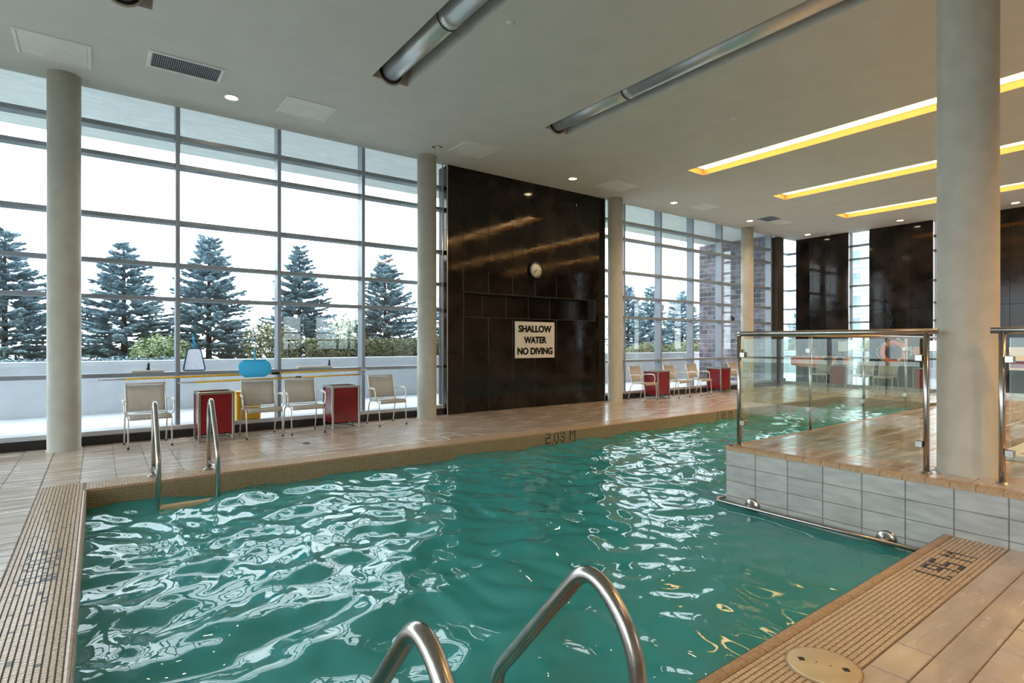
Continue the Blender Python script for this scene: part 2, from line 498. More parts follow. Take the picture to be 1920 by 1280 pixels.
def mosaic(mb, cols, rows, to3, dark, t=.004, g=.0038, gu=.0014):
    # to3(u, v, h): strip coordinates to world; cols along, rows across
    for i in range(cols):
        for j in range(rows):
            a, b, c, d = i * MP + gu / 2, (i + 1) * MP - gu / 2, j * MP + g / 2, (j + 1) * MP - g / 2
            h = t + R.uniform(-.0006, .0006)
            e = .002
            vs = [to3(a, c, -.004), to3(b, c, -.004), to3(b, d, -.004), to3(a, d, -.004),
                  to3(a + .0008, c + e, h), to3(b - .0008, c + e, h), to3(b - .0008, d - e, h), to3(a + .0008, d - e, h)]
            mb.add(vs, [(4, 5, 6, 7), (0, 1, 5, 4), (1, 2, 6, 5), (2, 3, 7, 6), (3, 0, 4, 7)], 1 if (i, j) in dark else 0)
def darkset(text, i0, jtop, flip=1):
    s = set()
    for k, colm in enumerate(rast(text)):
        for r in range(7):
            if colm[r]: s.add((i0 + flip * k, jtop - r))
    return s
# near band
nb = MB()
x_n0 = XP - 138 * MP
ic = int((4.2 - x_n0) / MP)
mosaic(nb, 138, 12, lambda u, v, h: (x_n0 + u, YN - .385 + .003 + v, -.004 + h), darkset('1.95 M', ic, 9))
tag(nb.build('mosaic_band', ['mosaic', 'mosdark'], floor), kind='stuff')
# left band: letters read from the deck on the left
lb = MB()
dk = darkset('2.03 M', 84, 9)
rw = random.Random(5)
dk |= {(rw.randint(28, 175), rw.randint(2, 9)) for _ in range(55)}      # scattered replacement tiles
mosaic(lb, 182, 13, lambda u, v, h: (XL - .027 - .344 + v, YF + BW - u, -.004 + h), {(i, j) for i, j in dk})
tag(lb.build('mosaic_band', ['mosaic', 'mosdark'], floor), kind='stuff')
fb = MB()
mosaic(fb, 330, 13, lambda u, v, h: (XL + u, YF + .027 + v, -.004 + h), set())
tag(fb.build('mosaic_band', ['mosaic', 'mosdark'], floor), kind='stuff')
rb = MB()
rb.box(XL + 330 * MP, 19.7, YF + .027, YF + BW, -.006, -.001); rb.box(XE + .03, XE + BW, -1, YF + .027, -.006, -.001)
tag(rb.build('mosaic_band', ['mosaic'], floor), kind='stuff')
# pool face band under the far edge
ff = MB()
d2 = darkset('2.03 M', int((5.83 - XL) / MP), 8) | darkset('.1.72 M', int((10.55 - XL) / MP), 8)
mosaic(ff, 450, 9, lambda u, v, h: (XL + u, YF - h * .8, -.245 + v), d2)
mosaic(ff, 205, 9, lambda u, v, h: (XL + h * .8, YF - u, -.245 + v), set())
tag(ff.build('waterline_mosaic', ['facemos', 'mosdark'], basin), kind='stuff')
# coping edge tiles: bullnose
def bull(path_axis, a, b, edge, inward, z, name, parent, w=.065, drop=.035):
    # quarter-round nose along the pool edge, in pieces
    prof = [(0, -drop), (0, -.018), (.006, -.006), (.018, .003), (w - .012, .003), (w, -.004), (w, -drop)]
    prof = [(edge + inward * (p[0] - .006), z + p[1]) for p in prof]
    L_ = .157; n = max(1, int(round((b - a) / L_)))
    for i in range(n):
        p0, p1 = a + (b - a) * i / n + .0015, a + (b - a) * (i + 1) / n - .0015
        yield prof, path_axis, p0, p1
def cope(name, axis, a, b, edge, inward, z, parent, **k):
    mb = MB()
    for prof, ax, p0, p1 in bull(axis, a, b, edge, inward, z, name, parent, **k): mb.prism(prof, ax, p0, p1)
    o = mb.build(name, ['cope'], parent); o['kind'] = 'stuff'
    return o
cope('coping_nosing', 'x', .2, XP, YN, -1, 0, floor)
cope('coping_nosing', 'x', XL, XE, YF, 1, 0, floor, w=.03, drop=.02)
cope('coping_nosing', 'y', YN, YF, XL, -1, 0, floor, w=.03, drop=.02)

# ------------------------------------------------------------------ raised platform
XPE = 13.6
pb = MB().box(XP + .012, XPE, YMIN, YP - .012, -1.7, ZP - .012)
plat = struct('platform_floor', pb, ['greyjoint'], label='raised tiled platform beside the pool')
g1 = tile_mesh('wall_tile', TX - .004, .155 - .004, .012, 'greytile')
rows = [(.205, .36), (.05, .205), (-.105, .05), (-.26, -.105)]
for k in range(26):
    y1 = 3.275 - k * TX; y0 = y1 - TX
    if y1 < -1.4: break
    for z0, z1 in rows:
        if z1 < -.05 and y1 < 1.3: continue
        o = link('wall_tile', g1, plat)                   # stands on its edge, face towards the pool
        o.rotation_euler = (PI / 2, 0, -PI / 2)
        o.location = (XP + .012, y1 - .002, z0 + .002)
for k in range(26):
    x0 = XP + k * TX
    for z0, z1 in rows:
        o = link('wall_tile', g1, plat)
        o.rotation_euler = (PI / 2, 0, PI)
        o.location = (x0 + TX - .002, YP - .012, z0 + .002)
# platform top tiles, coping
pc = []
for i in range(52):
    for j in range(14):
        a = XP + .075 + i * TY; d = YP - .075 - j * TX
        if a + TY < XPE: pc.append((a, a + TY, d - TX, d))
pc.sort(key=lambda c: -pxsize((c[0], c[1], c[2], c[3])) if c[1] > XP else 0)
pt = tile_mesh('platform_tile', TY - G, TX - G, .012, 'tile')
prest = MB()
for n, (a, b, c, d) in enumerate(pc):
    if n < 240: link('platform_tile', pt, plat, (a + G / 2, c + G / 2, ZP - .012))
    else: joined_tile(prest, a + G / 2, b - G / 2, c + G / 2, d - G / 2, ZP)
tag(prest.build('platform_tile_field', ['tile'], plat), kind='stuff')
cope('platform_nosing', 'y', -1.4, YP + .004, XP, 1, ZP + .002, plat, w=.08, drop=.045)
cope('platform_nosing', 'x', XP, XPE, YP, -1, ZP + .002, plat, w=.08, drop=.045)

# ------------------------------------------------------------------ water surface
def waves(X, Y, seed=3):
    rg = np.random.default_rng(seed)
    wx = X + .10 * np.sin(1.9 * Y + 1.1) + .07 * np.sin(3.1 * X + 2.0 * Y)
    wy = Y + .10 * np.sin(2.3 * X + .4) + .06 * np.sin(3.7 * Y - 1.3 * X + 1)
    Z = np.zeros_like(X)
    for k in range(46):
        lam = .13 * (1.1 / .13) ** rg.random()
        th = rg.normal(PI / 2 + .25, .85)
        kx, ky = 2 * PI / lam * math.cos(th), 2 * PI / lam * math.sin(th)
        Z += .0052 * lam ** .78 / 1.2 * np.sin(kx * wx + ky * wy + rg.random() * 6.28)
    calm = 1 / (1 + np.exp(-(np.hypot((X - 4.9) * .9, (Y - 1.6)) - 2.1) * 2.2))
    return Z * (.25 + .75 * calm)
st = .034
nx, ny = int((XE - XL) / st), int((YF - YN) / st)
gx = np.linspace(XL + .003, XE - .003, nx); gy = np.linspace(YN + .003, YF - .006, ny)
iy = np.argmin(abs(gy - YP)); gy[iy] = YP + .003
ix = np.argmin(abs(gx - XP)); gx[ix] = XP - .003
GX, GY = np.meshgrid(gx, gy, indexing='ij')
GZ = ZW + waves(GX, GY)
vid = -np.ones((nx, ny), int)
keep = (GX <= XP) | (GY >= YP)
vid[keep] = np.arange(keep.sum())
co = np.stack([GX[keep], GY[keep], GZ[keep]], 1)
A, B, C_, D = vid[:-1, :-1], vid[1:, :-1], vid[1:, 1:], vid[:-1, 1:]
ok = (A >= 0) & (B >= 0) & (C_ >= 0) & (D >= 0)
fc = np.stack([A[ok], B[ok], C_[ok], D[ok]], 1)
wm = bpy.data.meshes.new('pool_water')
wm.from_pydata(co.tolist(), [], fc.tolist())
wm.materials.append(M['water'])
wm.polygons.foreach_set('use_smooth', [True] * len(wm.polygons))
wo = link('pool_water', wm)
tag(wo, 'rippling teal water filling the swimming pool', 'water', kind='stuff')

# ------------------------------------------------------------------ window wall
ZT = [(4.60, 4.667), (4.17, 4.23), (3.29, 3.352), (2.63, 2.687), (2.10, 2.158), (.945, 1.005)]
def bank(name, xs, edge0, edge1, label):
    root = tag(bpy.data.objects.new(name, None), label, kind='structure'); COL.objects.link(root)
    root.location = (edge0, YWIN, 0)
    o = (edge0, YWIN, 0)
    for x in xs:
        MB(o).cbox(x - .03, x + .03, 10.0, 10.22, .17, 5.2, .004).build('mullion', 'alu', root)
    e = [edge0] + list(xs) + [edge1]
    zb = [.19] + [v for z in reversed(ZT) for v in z] + [5.2]
    for i in range(len(e) - 1):
        a = e[i] + (.03 if i else 0); b = e[i + 1] - (.03 if i < len(e) - 2 else 0)
        if b - a < .05: continue
        for z0, z1 in ZT:
            MB(o).cbox(a, b, 10.02, 10.22, z0, z1, .004).build('transom', 'alu', root)
        for k in range(0, len(zb), 2):
            MB(o).box(a, b, 10.19, 10.202, zb[k], zb[k + 1]).build('pane', 'pane', root)
    MB(o).cbox(edge0, edge1, 9.95, 10.25, .12, .19, .006).build('sill', 'sill', root)
    return root
XA = [.985 + 1.4925 * k for k in range(-4, 4)]
bank('window_1', XA, XMIN, 5.69, 'tall curtain wall glazing on the left of the dark tiled wall')
bank('window_2', [11.11, 12.60, 14.065, 15.53, 17.0, 18.44], 10.2, 18.55, 'tall curtain wall glazing on the right of the dark tiled wall')
struct('baseboard_left', MB().cbox(XMIN, 5.685, 9.92, 10.25, -.006, .12, .004), 'plinth', label='black plinth under the left glazing')
struct('baseboard_right', MB().cbox(10.21, 18.55, 9.92, 10.25, -.006, .12, .004), 'plinth', label='black plinth under the right glazing')

# dark tiled wall between the windows
dwall = struct('wall_far', MB().box(5.70, 10.19, 9.87, 10.25, 0, 1.995).box(5.70, 10.19, 9.87, 10.25, 2.505, 5.07)
               .box(5.70, 6.06, 9.87, 10.25, 1.995, 2.505).box(9.85, 10.19, 9.87, 10.25, 1.995, 2.505)
               .box(6.06, 9.85, 10.12, 10.25, 1.995, 2.505), 'darkback', label='dark polished tile wall between the windows')
XJ = [5.69, 6.045, 6.68, 7.318, 7.955, 8.595, 9.238, 9.878, 10.20]
ZJ = [0.0, 1.255, 2.505, 3.755, 5.005, 5.07]
for i in range(8):
    for j in range(5):
        x0, x1, z0, z1 = XJ[i], XJ[i + 1], ZJ[j], ZJ[j + 1]
        if j == 1 and 1 <= i <= 6: z1 = 1.995
        MB((x0, 9.87, z0)).cbox(x0 + .002, x1 - .002, 9.85, 9.869, z0 + .002, z1 - .002, .003).build('dark_tile', 'dark', dwall, (x0, 9.87, z0))
for i in range(1, 7):
    x0, x1 = max(6.06, XJ[i]), min(9.85, XJ[i + 1])
    MB((x0, 10.11, 2)).cbox(x0 + .002, x1 - .002, 10.10, 10.119, 1.998, 2.502, .003).build('niche_tile', 'dark', dwall, (x0, 10.11, 2))
for j in range(5):
    MB((5.69, 9.87, ZJ[j])).cbox(5.682, 5.699, 9.872, 10.0, ZJ[j] + .002, ZJ[j + 1] - .002, .003).build('side_tile', 'dark', dwall, (5.69, 9.87, ZJ[j]))
fr = MB()
for z in (1.995, 2.505): fr.box(6.05, 9.86, 9.838, 9.87, z - .004, z + .004)
for x in (6.055, 9.855): fr.box(x - .005, x + .005, 9.838, 9.87, 1.99, 2.51)
fr.build('niche_trim', 'dimsteel', dwall)
for x in (5.675, 10.208):
    MB().cbox(x - .010, x + .010, 9.842, 9.872, 0, H, .002).build('edge_trim', 'chrome', dwall)
# slim glazed screen closing the gap beside the wall
struct('trim_1', MB().cbox(5.60, 5.625, 9.93, 9.955, .12, H, .003), 'chrome', label='slim chrome post beside the dark wall')

# corner pier and end wall
struct('wall_corner', MB().cbox(18.56, 18.98, 9.86, 10.28, 0, H, .006).box(18.98, 19.75, 10.18, 10.28, 0, .2), 'darkback', label='dark corner pier at the far end')
EY = [(8.08, 9.80), (5.78, 7.48), (3.50, 5.20), (1.24, 2.94), (-1.0, .68), (-5.0, -1.5)]
for n, (y0, y1) in enumerate(EY):
    o = struct('wall_end', MB().box(19.722, 20.05, y0 + .01, y1 - .01, 0, H), 'darkback', label=f'dark polished tile panel of the end wall, number {n + 1} from the windows')
    ny_ = max(1, round((y1 - y0) / .575))
    for i in range(ny_):
        for j in range(5):
            a, b = y0 + (y1 - y0) * i / ny_, y0 + (y1 - y0) * (i + 1) / ny_
            MB((19.72, a, ZJ[j])).cbox(19.70, 19.719, a + .002, b - .002, ZJ[j] + .002, ZJ[j + 1] - .002, .003).build('dark_tile', 'dark', o, (19.72, a, ZJ[j]))
    MB().cbox(19.692, 19.722, y0 - .012, y0 + .008, 0, H, .002).build('edge_trim', 'chrome', o)
    MB().cbox(19.68, 19.70, y0, y1, 0, .11, .004).build('baseboard', 'steel', o)
gaps = [(9.80, 10.25), (7.48, 8.08), (5.20, 5.78), (2.94, 3.50), (.68, 1.24), (-1.5, -1.0)]
for n, (a, b) in enumerate(gaps):
    root = tag(bpy.data.objects.new(f'window_{n + 3}', None), 'narrow full-height window slot in the dark end wall', kind='structure'); COL.objects.link(root)
    root.location = (19.95, a, 0); o = (19.95, a, 0)
    zb = [.1] + [v for z in reversed(ZT) for v in z] + [5.1]
    for z0, z1 in ZT: MB(o).cbox(19.90, 20.03, a, b, z0, z1, .004).build('transom', 'alu', root)
    for k in range(0, len(zb), 2): MB(o).box(19.99, 20.002, a, b, zb[k], zb[k + 1]).build('pane', 'pane', root)
    MB(o).cbox(19.72, 20.05, a, b, 0, .1, .004).build('sill', 'sill', root)
rt9 = tag(bpy.data.objects.new('window_9', None), 'slim corner glazing beside the dark pier', kind='structure'); COL.objects.link(rt9)
zb = [.2] + [v for z in reversed(ZT) for v in z] + [5.1]
for z0, z1 in ZT: MB().cbox(18.98, 19.90, 10.16, 10.24, z0, z1, .004).build('transom', 'alu', rt9)
for k in range(0, len(zb), 2): MB().box(18.98, 19.95, 10.195, 10.207, zb[k], zb[k + 1]).build('pane', 'pane', rt9)

# back and left walls behind the camera, with glazing
bw = MB()
bw.box(XMIN, 6.4, YMIN - .2, YMIN, 0, H).box(9.8, 20, YMIN - .2, YMIN, 0, H).box(6.4, 9.8, YMIN - .2, YMIN, 0, 1.15).box(6.4, 9.8, YMIN - .2, YMIN, 2.65, H)
struct('wall_back', bw, 'backwall', label='painted wall behind the camera')
rt = tag(bpy.data.objects.new('window_10', None), 'wide window in the wall behind the camera', kind='structure'); COL.objects.link(rt)
for x in (6.42, 7.25, 8.85, 9.4, 9.78): MB().cbox(x - .04, x + .04, YMIN - .15, YMIN - .02, 1.15, 2.65, .004).build('mullion', 'alu', rt)
for z in (1.17, 1.9, 2.63): MB().cbox(6.4, 9.8, YMIN - .15, YMIN - .02, z - .02, z + .02, .004).build('transom', 'alu', rt)
MB().box(6.4, 9.8, YMIN - .09, YMIN - .08, 1.15, 2.65).build('pane', 'pane', rt)
rl = tag(bpy.data.objects.new('window_11', None), 'tall curtain wall glazing on the left outside the picture', kind='structure'); COL.objects.link(rl)
for k in range(11):
    y = YMIN + .03 + k * 1.497
    MB().cbox(XMIN - .2, XMIN, y - .03, y + .03, 0, 5.1, .004).build('mullion', 'alu', rl)
for z0, z1 in ZT: MB().cbox(XMIN - .18, XMIN - .02, YMIN, 10.0, z0, z1, .004).build('transom', 'alu', rl)
MB().box(XMIN - .11, XMIN - .10, YMIN, 10.0, .1, 5.1).build('pane', 'pane', rl)

# ------------------------------------------------------------------ columns
def column(x, y, z0, label, r=.185):
    t = thing('column', label, 'column', (x, y, z0), group='round columns')
    MB().lathe([(r, 0), (r, H - z0)], n=48).build('shaft', 'column', t)
    MB().lathe([(r + .012, 0), (r + .012, .012), (r + .002, .016)], n=48).build('base_joint', 'column', t)
column(-.375, 9.68, 0, 'beige round column in front of the far left windows')
column(5.12, 9.68, 0, 'beige round column just left of the dark tiled wall')
column(10.42, 9.70, 0, 'beige round column just right of the dark tiled wall')
column(16.4, 9.68, 0, 'beige round column at the far end of the right windows')
column(5.66, 1.43, ZP, 'large near round column rising from the raised platform', .20)

# ------------------------------------------------------------------ ceiling ducts and cove lamps
labs = ['silver air duct in the leftmost ceiling slot, mostly out of view', 'silver air duct in the ceiling slot left of centre', 'silver air duct in the ceiling slot right of centre']
for (a, b), lb_ in zip(DUCTS, labs):
    cx = (a + b) / 2
    t = thing('air_duct', lb_, 'duct', (cx, 1.6, 5.20), group='ceiling air ducts')
    yj = [-3.98, -1.0, 2.55, 5.55, 7.19]
    for i in range(len(yj) - 1):
        MB((cx, 1.6, 5.20)).tube([(cx, yj[i] + .02, 5.2), (cx, yj[i + 1] - .02, 5.2)], .135, 28).build('duct_section', 'duct', t)
    for y in yj[1:-1]:
        MB((cx, 1.6, 5.20)).tube([(cx, y - .05, 5.2), (cx, y + .05, 5.2)], .142, 28).build('coupling', 'duct', t)
        MB((cx, 1.6, 5.20)).tube([(cx, y + .052, 5.2), (cx, y + .068, 5.2)], .146, 28).build('seal_ring', 'rubber', t)
    MB((cx, 1.6, 5.20)).tube([(cx, 7.17, 5.2), (cx, 7.192, 5.2)], .165, 28).build('end_collar', 'rubber', t)
    MB((cx, 1.6, 5.20)).lathe([(.19, 7.185), (.19, 7.198), (.165, 7.198)], (cx, 0, 5.2), 'y', 28).build('end_flange', 'tan', t)
labs = ['warm glowing cove light in the widest nearest ceiling slot', 'warm glowing cove light in the middle ceiling slot', 'warm glowing cove light in the farthest ceiling slot']
for (a, b), lb_ in zip(COVES, labs):
    t = thing('cove_light', lb_, 'light', (a, 1.6, ZC), group='ceiling cove lights')
    o = (a, 1.6, ZC)
    MB(o).cbox(a + .01, b - .01, YS0 + .02, YS1 - .02, ZC - .03, ZC - .004, .004).build('housing', 'white', t)
    for k in range(7):
        y = YS0 + .03 + k * 1.592
        MB(o).cbox(a + .02, b - .02, y, y + 1.58, ZC - .042, ZC - .031, .003).build('diffuser', 'cove_lamp', t)

# downlights
def downlight(x, y, label, lit=True, watts=None, col=(1, .82, .60)):
    t = thing('downlight', label, 'light', (x, y, H), group='recessed ceiling downlights')
    MB().lathe([(.105, -.001), (.108, -.008), (.085, -.010), (.082, -.003)], n=28).build('trim_ring', 'white' if lit else 'chrome', t)
    if lit:
        ld = bpy.data.lights.new('beam', 'SPOT'); ld.energy = watts or DOWNW; ld.color = col; ld.spot_size = 2.2; ld.spot_blend = .8; ld.shadow_soft_size = .08
        link('beam', ld, t, (0, 0, -.03))
    if lit: MB().lathe([(.082, -.0035), (.06, -.006), (.0, -.007)], n=28).build('lens', 'down_lamp', t)
    else:
        MB().lathe([(.082, -.003), (.05, -.012), (.0, -.004)], n=28).build('reflector', 'chrome', t)
        for s in (-1, 1): MB().lathe([(.018, -.011), (.012, -.022), (0, -.024)], (.035 * s, 0, 0), n=12).build('lamp', 'white', t)
for x, lb_, lit in ((1.574, 'lit round downlight nearest the left ceiling vent', True), (5.0, 'unlit chrome downlight near the left edge of the dark wall', False),
                    (8.385, 'lit round downlight above the dark tiled wall', True), (11.92, 'lit round downlight near the start of the right windows', True),
                    (15.49, 'lit round downlight beside the small dark ceiling vent', True), (19.0, 'lit round downlight in the far corner of the ceiling', True)):
    downlight(x, 9.06, lb_, lit)
downlight(19.0, 6.39, 'lit round downlight above the end wall, left of the near column')
downlight(19.0, 3.81, 'lit round downlight above the end wall, right of the near column')
for x, y, lb_ in ((6.85, -1.5, 'added amber downlight right of the near column, out of view'), (7.9, -1.9, 'added amber downlight over the whirlpool tub, out of view'),
                  (4.4, -1.7, 'added amber downlight over the near right deck, out of view')):
    downlight(x, y, lb_, watts=170, col=(1, .52, .18))  # unseen amber lamps added to warm the near deck and column
for x in (1.57, 5.0, 8.4, 12.0):
    downlight(x, -3.2, 'added round downlight in the unseen row behind the camera, ' + {1.57: 'nearest the left glazing', 5.0: 'second along', 8.4: 'third along', 12.0: 'farthest right'}[x])  # unseen row added to brighten the room

# access panels, vents, sprinklers
def apanel(x0, x1, y0, y1, label):
    t = thing('access_panel', label, 'panel', ((x0 + x1) / 2, (y0 + y1) / 2, H), group='ceiling access panels')
    o = t.location
    m = MB(o)
    f = .035
    for a, b, c, d in ((x0, x1, y0, y0 + f), (x0, x1, y1 - f, y1), (x0, x0 + f, y0 + f, y1 - f), (x1 - f, x1, y0 + f, y1 - f)):
        m.cbox(a, b, c, d, H - .012, H - .0005, .003)
    m.build('frame', 'white', t)
    MB(o).cbox(x0 + f + .004, x1 - f - .004, y0 + f + .004, y1 - f - .004, H - .008, H - .0005, .003).build('door', 'white', t)
apanel(-.81, -.075, 8.52, 9.23, 'white square access panel at the far left of the ceiling')
apanel(2.22, 2.95, 8.50, 9.20, 'white square access panel between the first two downlights')
apanel(5.27, 6.0, 8.48, 9.15, 'grey square access panel above the left edge of the dark wall')
apanel(9.2, 10.03, 8.56, 9.16, 'square access panel above the right edge of the dark wall')
apanel(12.6, 13.26, 8.56, 9.13, 'white square access panel above the right windows')
apanel(16.1, 16.7, 8.35, 8.85, 'small white panel beside the small dark ceiling vent')
def vent(x0, x1, y0, y1, n, label, fm='white'):
    t = thing('ceiling_vent', label, 'vent', ((x0 + x1) / 2, (y0 + y1) / 2, H), group='ceiling vents')
    o = t.location; f = .04
    m = MB(o)
    for a, b, c, d in ((x0, x1, y0, y0 + f), (x0, x1, y1 - f, y1), (x0, x0 + f, y0 + f, y1 - f), (x1 - f, x1, y0 + f, y1 - f)):
        m.cbox(a, b, c, d, H - .016, H - .0005, .004)
    m.build('frame', fm, t)
    MB(o).box(x0 + f, x1 - f, y0 + f, y1 - f, H - .003, H - .0005).build('backing', 'black', t)
    s = (x1 - x0 - 2 * f) / n
    me = MB().cbox(-.0035, .0035, 0, y1 - y0 - 2 * f, -.010, 0, .001).mesh('slat', M['alu'])
    for i in range(n):
        link('slat', me, t, (x0 + f + (i + .5) * s - o[0], y0 + f - o[1], -.0035))
vent(.50, 1.35, 8.18, 8.66, 34, 'wide dark slatted air vent on the left of the ceiling')
vent(15.4, 15.95, 8.34, 8.80, 14, 'small dark slatted air vent near the far right ceiling', 'alu')
for (x, y), lb_ in zip([(3.74, 5.07), (8.24, 5.09), (13.09, 5.1), (3.74, 9.4), (8.25, 9.47), (13.04, 9.4)],
                       ['between the two bright ducts', 'before the nearest cove light', 'between the far cove lights', 'near the left windows', 'above the dark wall', 'above the right windows']):
    t = thing('sprinkler_head', 'small flush sprinkler cover ' + lb_, 'sprinkler', (x, y, H), group='ceiling sprinklers')
    MB().lathe([(.045, -.0005), (.045, -.012), (.038, -.016), (0, -.016)], n=20).build('cover_plate', 'ceil', t)
    MB().lathe([(.05, -.0004), (.05, -.003), (.045, -.003)], n=20).build('rim', 'sill', t)

# ------------------------------------------------------------------ clock, sign
t = thing('wall_clock', 'round wall clock with pale dial and dark rim', 'clock', (7.955, 9.85, 3.10))
MB().lathe([(.19, 0), (.195, -.03), (.185, -.055), (.168, -.058), (.166, -.04)], n=40, ax='y').build('case', 'black', t)
face = MB().lathe([(.168, -.038), (.168, -.044), (0, -.044)], n=40, ax='y').build('dial', 'clockface', t)
for k in range(12):
    a = PI / 6 * k; r0 = .135 if k % 3 else .125
    p = [Vector((math.sin(a) * r, -.0455, math.cos(a) * r)) for r in (r0, .155)]
    MB().tube(p, .004 if k % 3 else .006, 6).build('hour_mark', 'black', face)
for nm, ang, ln, r in (('hour_hand', PI / 6 * 7.6, .085, .006), ('minute_hand', PI / 30 * 36, .125, .0045)):
    d = Vector((math.sin(ang), 0, math.cos(ang)))
    MB().tube([d * -.025 + Vector((0, -.048, 0)), d * ln + Vector((0, -.048, 0))], [r, r * .5], 6).build(nm, 'black', t)
MB().lathe([(.012, -.044), (.010, -.052), (0, -.053)], n=14, ax='y').build('centre_cap', 'black', t)

def text_mesh(body, size, name, mat, width=None, off=0.):
    c = bpy.data.curves.new(name, 'FONT'); c.body = body; c.size = size; c.align_x = 'CENTER'; c.extrude = .0015; c.offset = off
    o = bpy.data.objects.new(name, c); COL.objects.link(o)
    dg = bpy.context.evaluated_depsgraph_get(); dg.update()
    me = bpy.data.meshes.new_from_object(o.evaluated_get(dg))
    bpy.data.objects.remove(o); bpy.data.curves.remove(c)
    if width:
        xs_ = [v.co.x for v in me.vertices]; k = width / (max(xs_) - min(xs_)); cx = (max(xs_) + min(xs_)) / 2
        for v in me.vertices: v.co.x = (v.co.x - cx) * k
    me.materials.clear(); me.materials.append(M[mat]); me.name = name
    return me
t = thing('warning_sign', 'white SHALLOW WATER NO DIVING sign on the dark wall', 'sign', (7.953, 9.847, 1.115))
MB().cbox(-.575, .575, -.012, 0, 0, .815, .003).build('plate', 'signwhite', t)
for body, wd, z in (('SHALLOW', .95, .575), ('WATER', .645, .325), ('NO DIVING', 1.01, .075)):
    me = text_mesh(body, .205, 'lettering', 'black', wd, .004)
    bm = bmesh.new()                                       # heavy strokes: the outline thickened sideways and upwards
    for dx, dz in ((-.008, 0), (.008, 0), (0, .005), (0, -.005), (0, 0)):
        n0 = len(bm.verts); bm.from_mesh(me); bm.verts.ensure_lookup_table()
        for v in bm.verts[n0:]: v.co.x += dx; v.co.y += dz; v.co.z += abs(dx) * .02
    bm.to_mesh(me); bm.free()
    o = link('lettering', me, t, (0, -.0135, z + .01))
    o.rotation_euler = (PI / 2, 0, 0)

# ------------------------------------------------------------------ chairs
def make_chair(label):
    t = thing('armchair', label, 'chair', group='mesh armchairs')
    wd = .245
    for s in (-1, 1):
        x = s * (wd + .012)
        # front leg runs up into the seat rail, rear leg splays back
        lf = MB().tube(bez([((x, -.235, .012), 0), ((x, -.205, .425), .04), ((x, -.10, .435), 0)], 6), .0105, 10).build('leg', 'chairmetal', t)
        MB().lathe([(.014, 0), (.015, .012), (.0115, .03)], (x, -.235, 0), n=10).build('foot_cap', 'rubber', lf)
        lr = MB().tube(bez([((x, .275, .012), 0), ((x, .175, .41), .06), ((x, .05, .435), 0)], 6), .0105, 10).build('leg', 'chairmetal', t)
        MB().lathe([(.014, 0), (.015, .012), (.0115, .03)], (x, .275, 0), n=10).build('foot_cap', 'rubber', lr)
        MB().tube([(x, -.12, .435), (x, .14, .430)], .0105, 10).build('seat_rail', 'chairmetal', t)
        MB().tube(bez([((s * wd, .15, .40), 0), ((s * wd, .20, .60), .1), ((s * wd * .985, .275, .865), 0)], 6), .0105, 10).build('back_upright', 'chairmetal', t)
        ar = MB().tube(bez([((s * (wd + .004), .212, .615), 0), ((s * (wd + .04), .13, .645), .05), ((s * (wd + .055), -.14, .645), .09), ((s * (wd + .045), -.155, .47), .05), ((s * (wd + .012), -.13, .435), 0)], 8), .0105, 10).build('armrest', 'chairmetal', t)
        MB().tube([(s * (wd + .042), .09, .652), (s * (wd + .052), -.03, .653), (s * (wd + .053), -.115, .642), (s * (wd + .053), -.142, .615)], [.012, .017, .017, .012], 10).build('arm_pad', 'armcap', ar)
    # sling seat: front edge rolls down, back sling leans
    def sling(prof, th, name):
        m = MB(); n = len(prof); nx_ = 6
        def pt(i, k, sgn):
            y, z = prof[i]
            u = -1 + 2 * k / nx_
            a = prof[max(0, i - 1)]; b = prof[min(n - 1, i + 1)]
            ty, tz = b[0] - a[0], b[1] - a[1]; l = math.hypot(ty, tz)
            sag = -.008 * (1 - u * u)
            return (u * wd, y + (-tz / l) * (sgn * th + sag), z + (ty / l) * (sgn * th + sag))
        vs, fs = [], []
        for sgn in (1, -1):
            for i in range(n):
                for k in range(nx_ + 1): vs.append(pt(i, k, sgn))
        S = n * (nx_ + 1); w_ = nx_ + 1
        for i in range(n - 1):
            for k in range(nx_):
                a = i * w_ + k
                fs.append((a, a + 1, a + w_ + 1, a + w_)); fs.append((S + a + w_, S + a + w_ + 1, S + a + 1, S + a))
            fs.append((i * w_, (i + 1) * w_, S + (i + 1) * w_, S + i * w_)); fs.append((i * w_ + nx_, S + i * w_ + nx_, S + (i + 1) * w_ + nx_, (i + 1) * w_ + nx_))
        for i in (0, n - 1):
            for k in range(nx_): fs.append((i * w_ + k, S + i * w_ + k, S + i * w_ + k + 1, i * w_ + k + 1))
        m.add(vs, fs, 0, True); return m.build(name, 'fabric', t)
    sling([(-.243, .392), (-.246, .42), (-.235, .442), (-.20, .452), (-.10, .447), (.02, .438), (.12, .435)], .006, 'seat')
    sling([(.178, .475), (.20, .58), (.232, .70), (.268, .84)], .006, 'backrest')
    MB().tube([(-wd, .272, .862), (wd, .272, .862)], .013, 10).build('top_rail', 'fabric', t)
    MB().tube([(-wd, .168, .45), (wd, .168, .45)], .009, 8).build('back_crossbar', 'chairmetal', t)
    return t
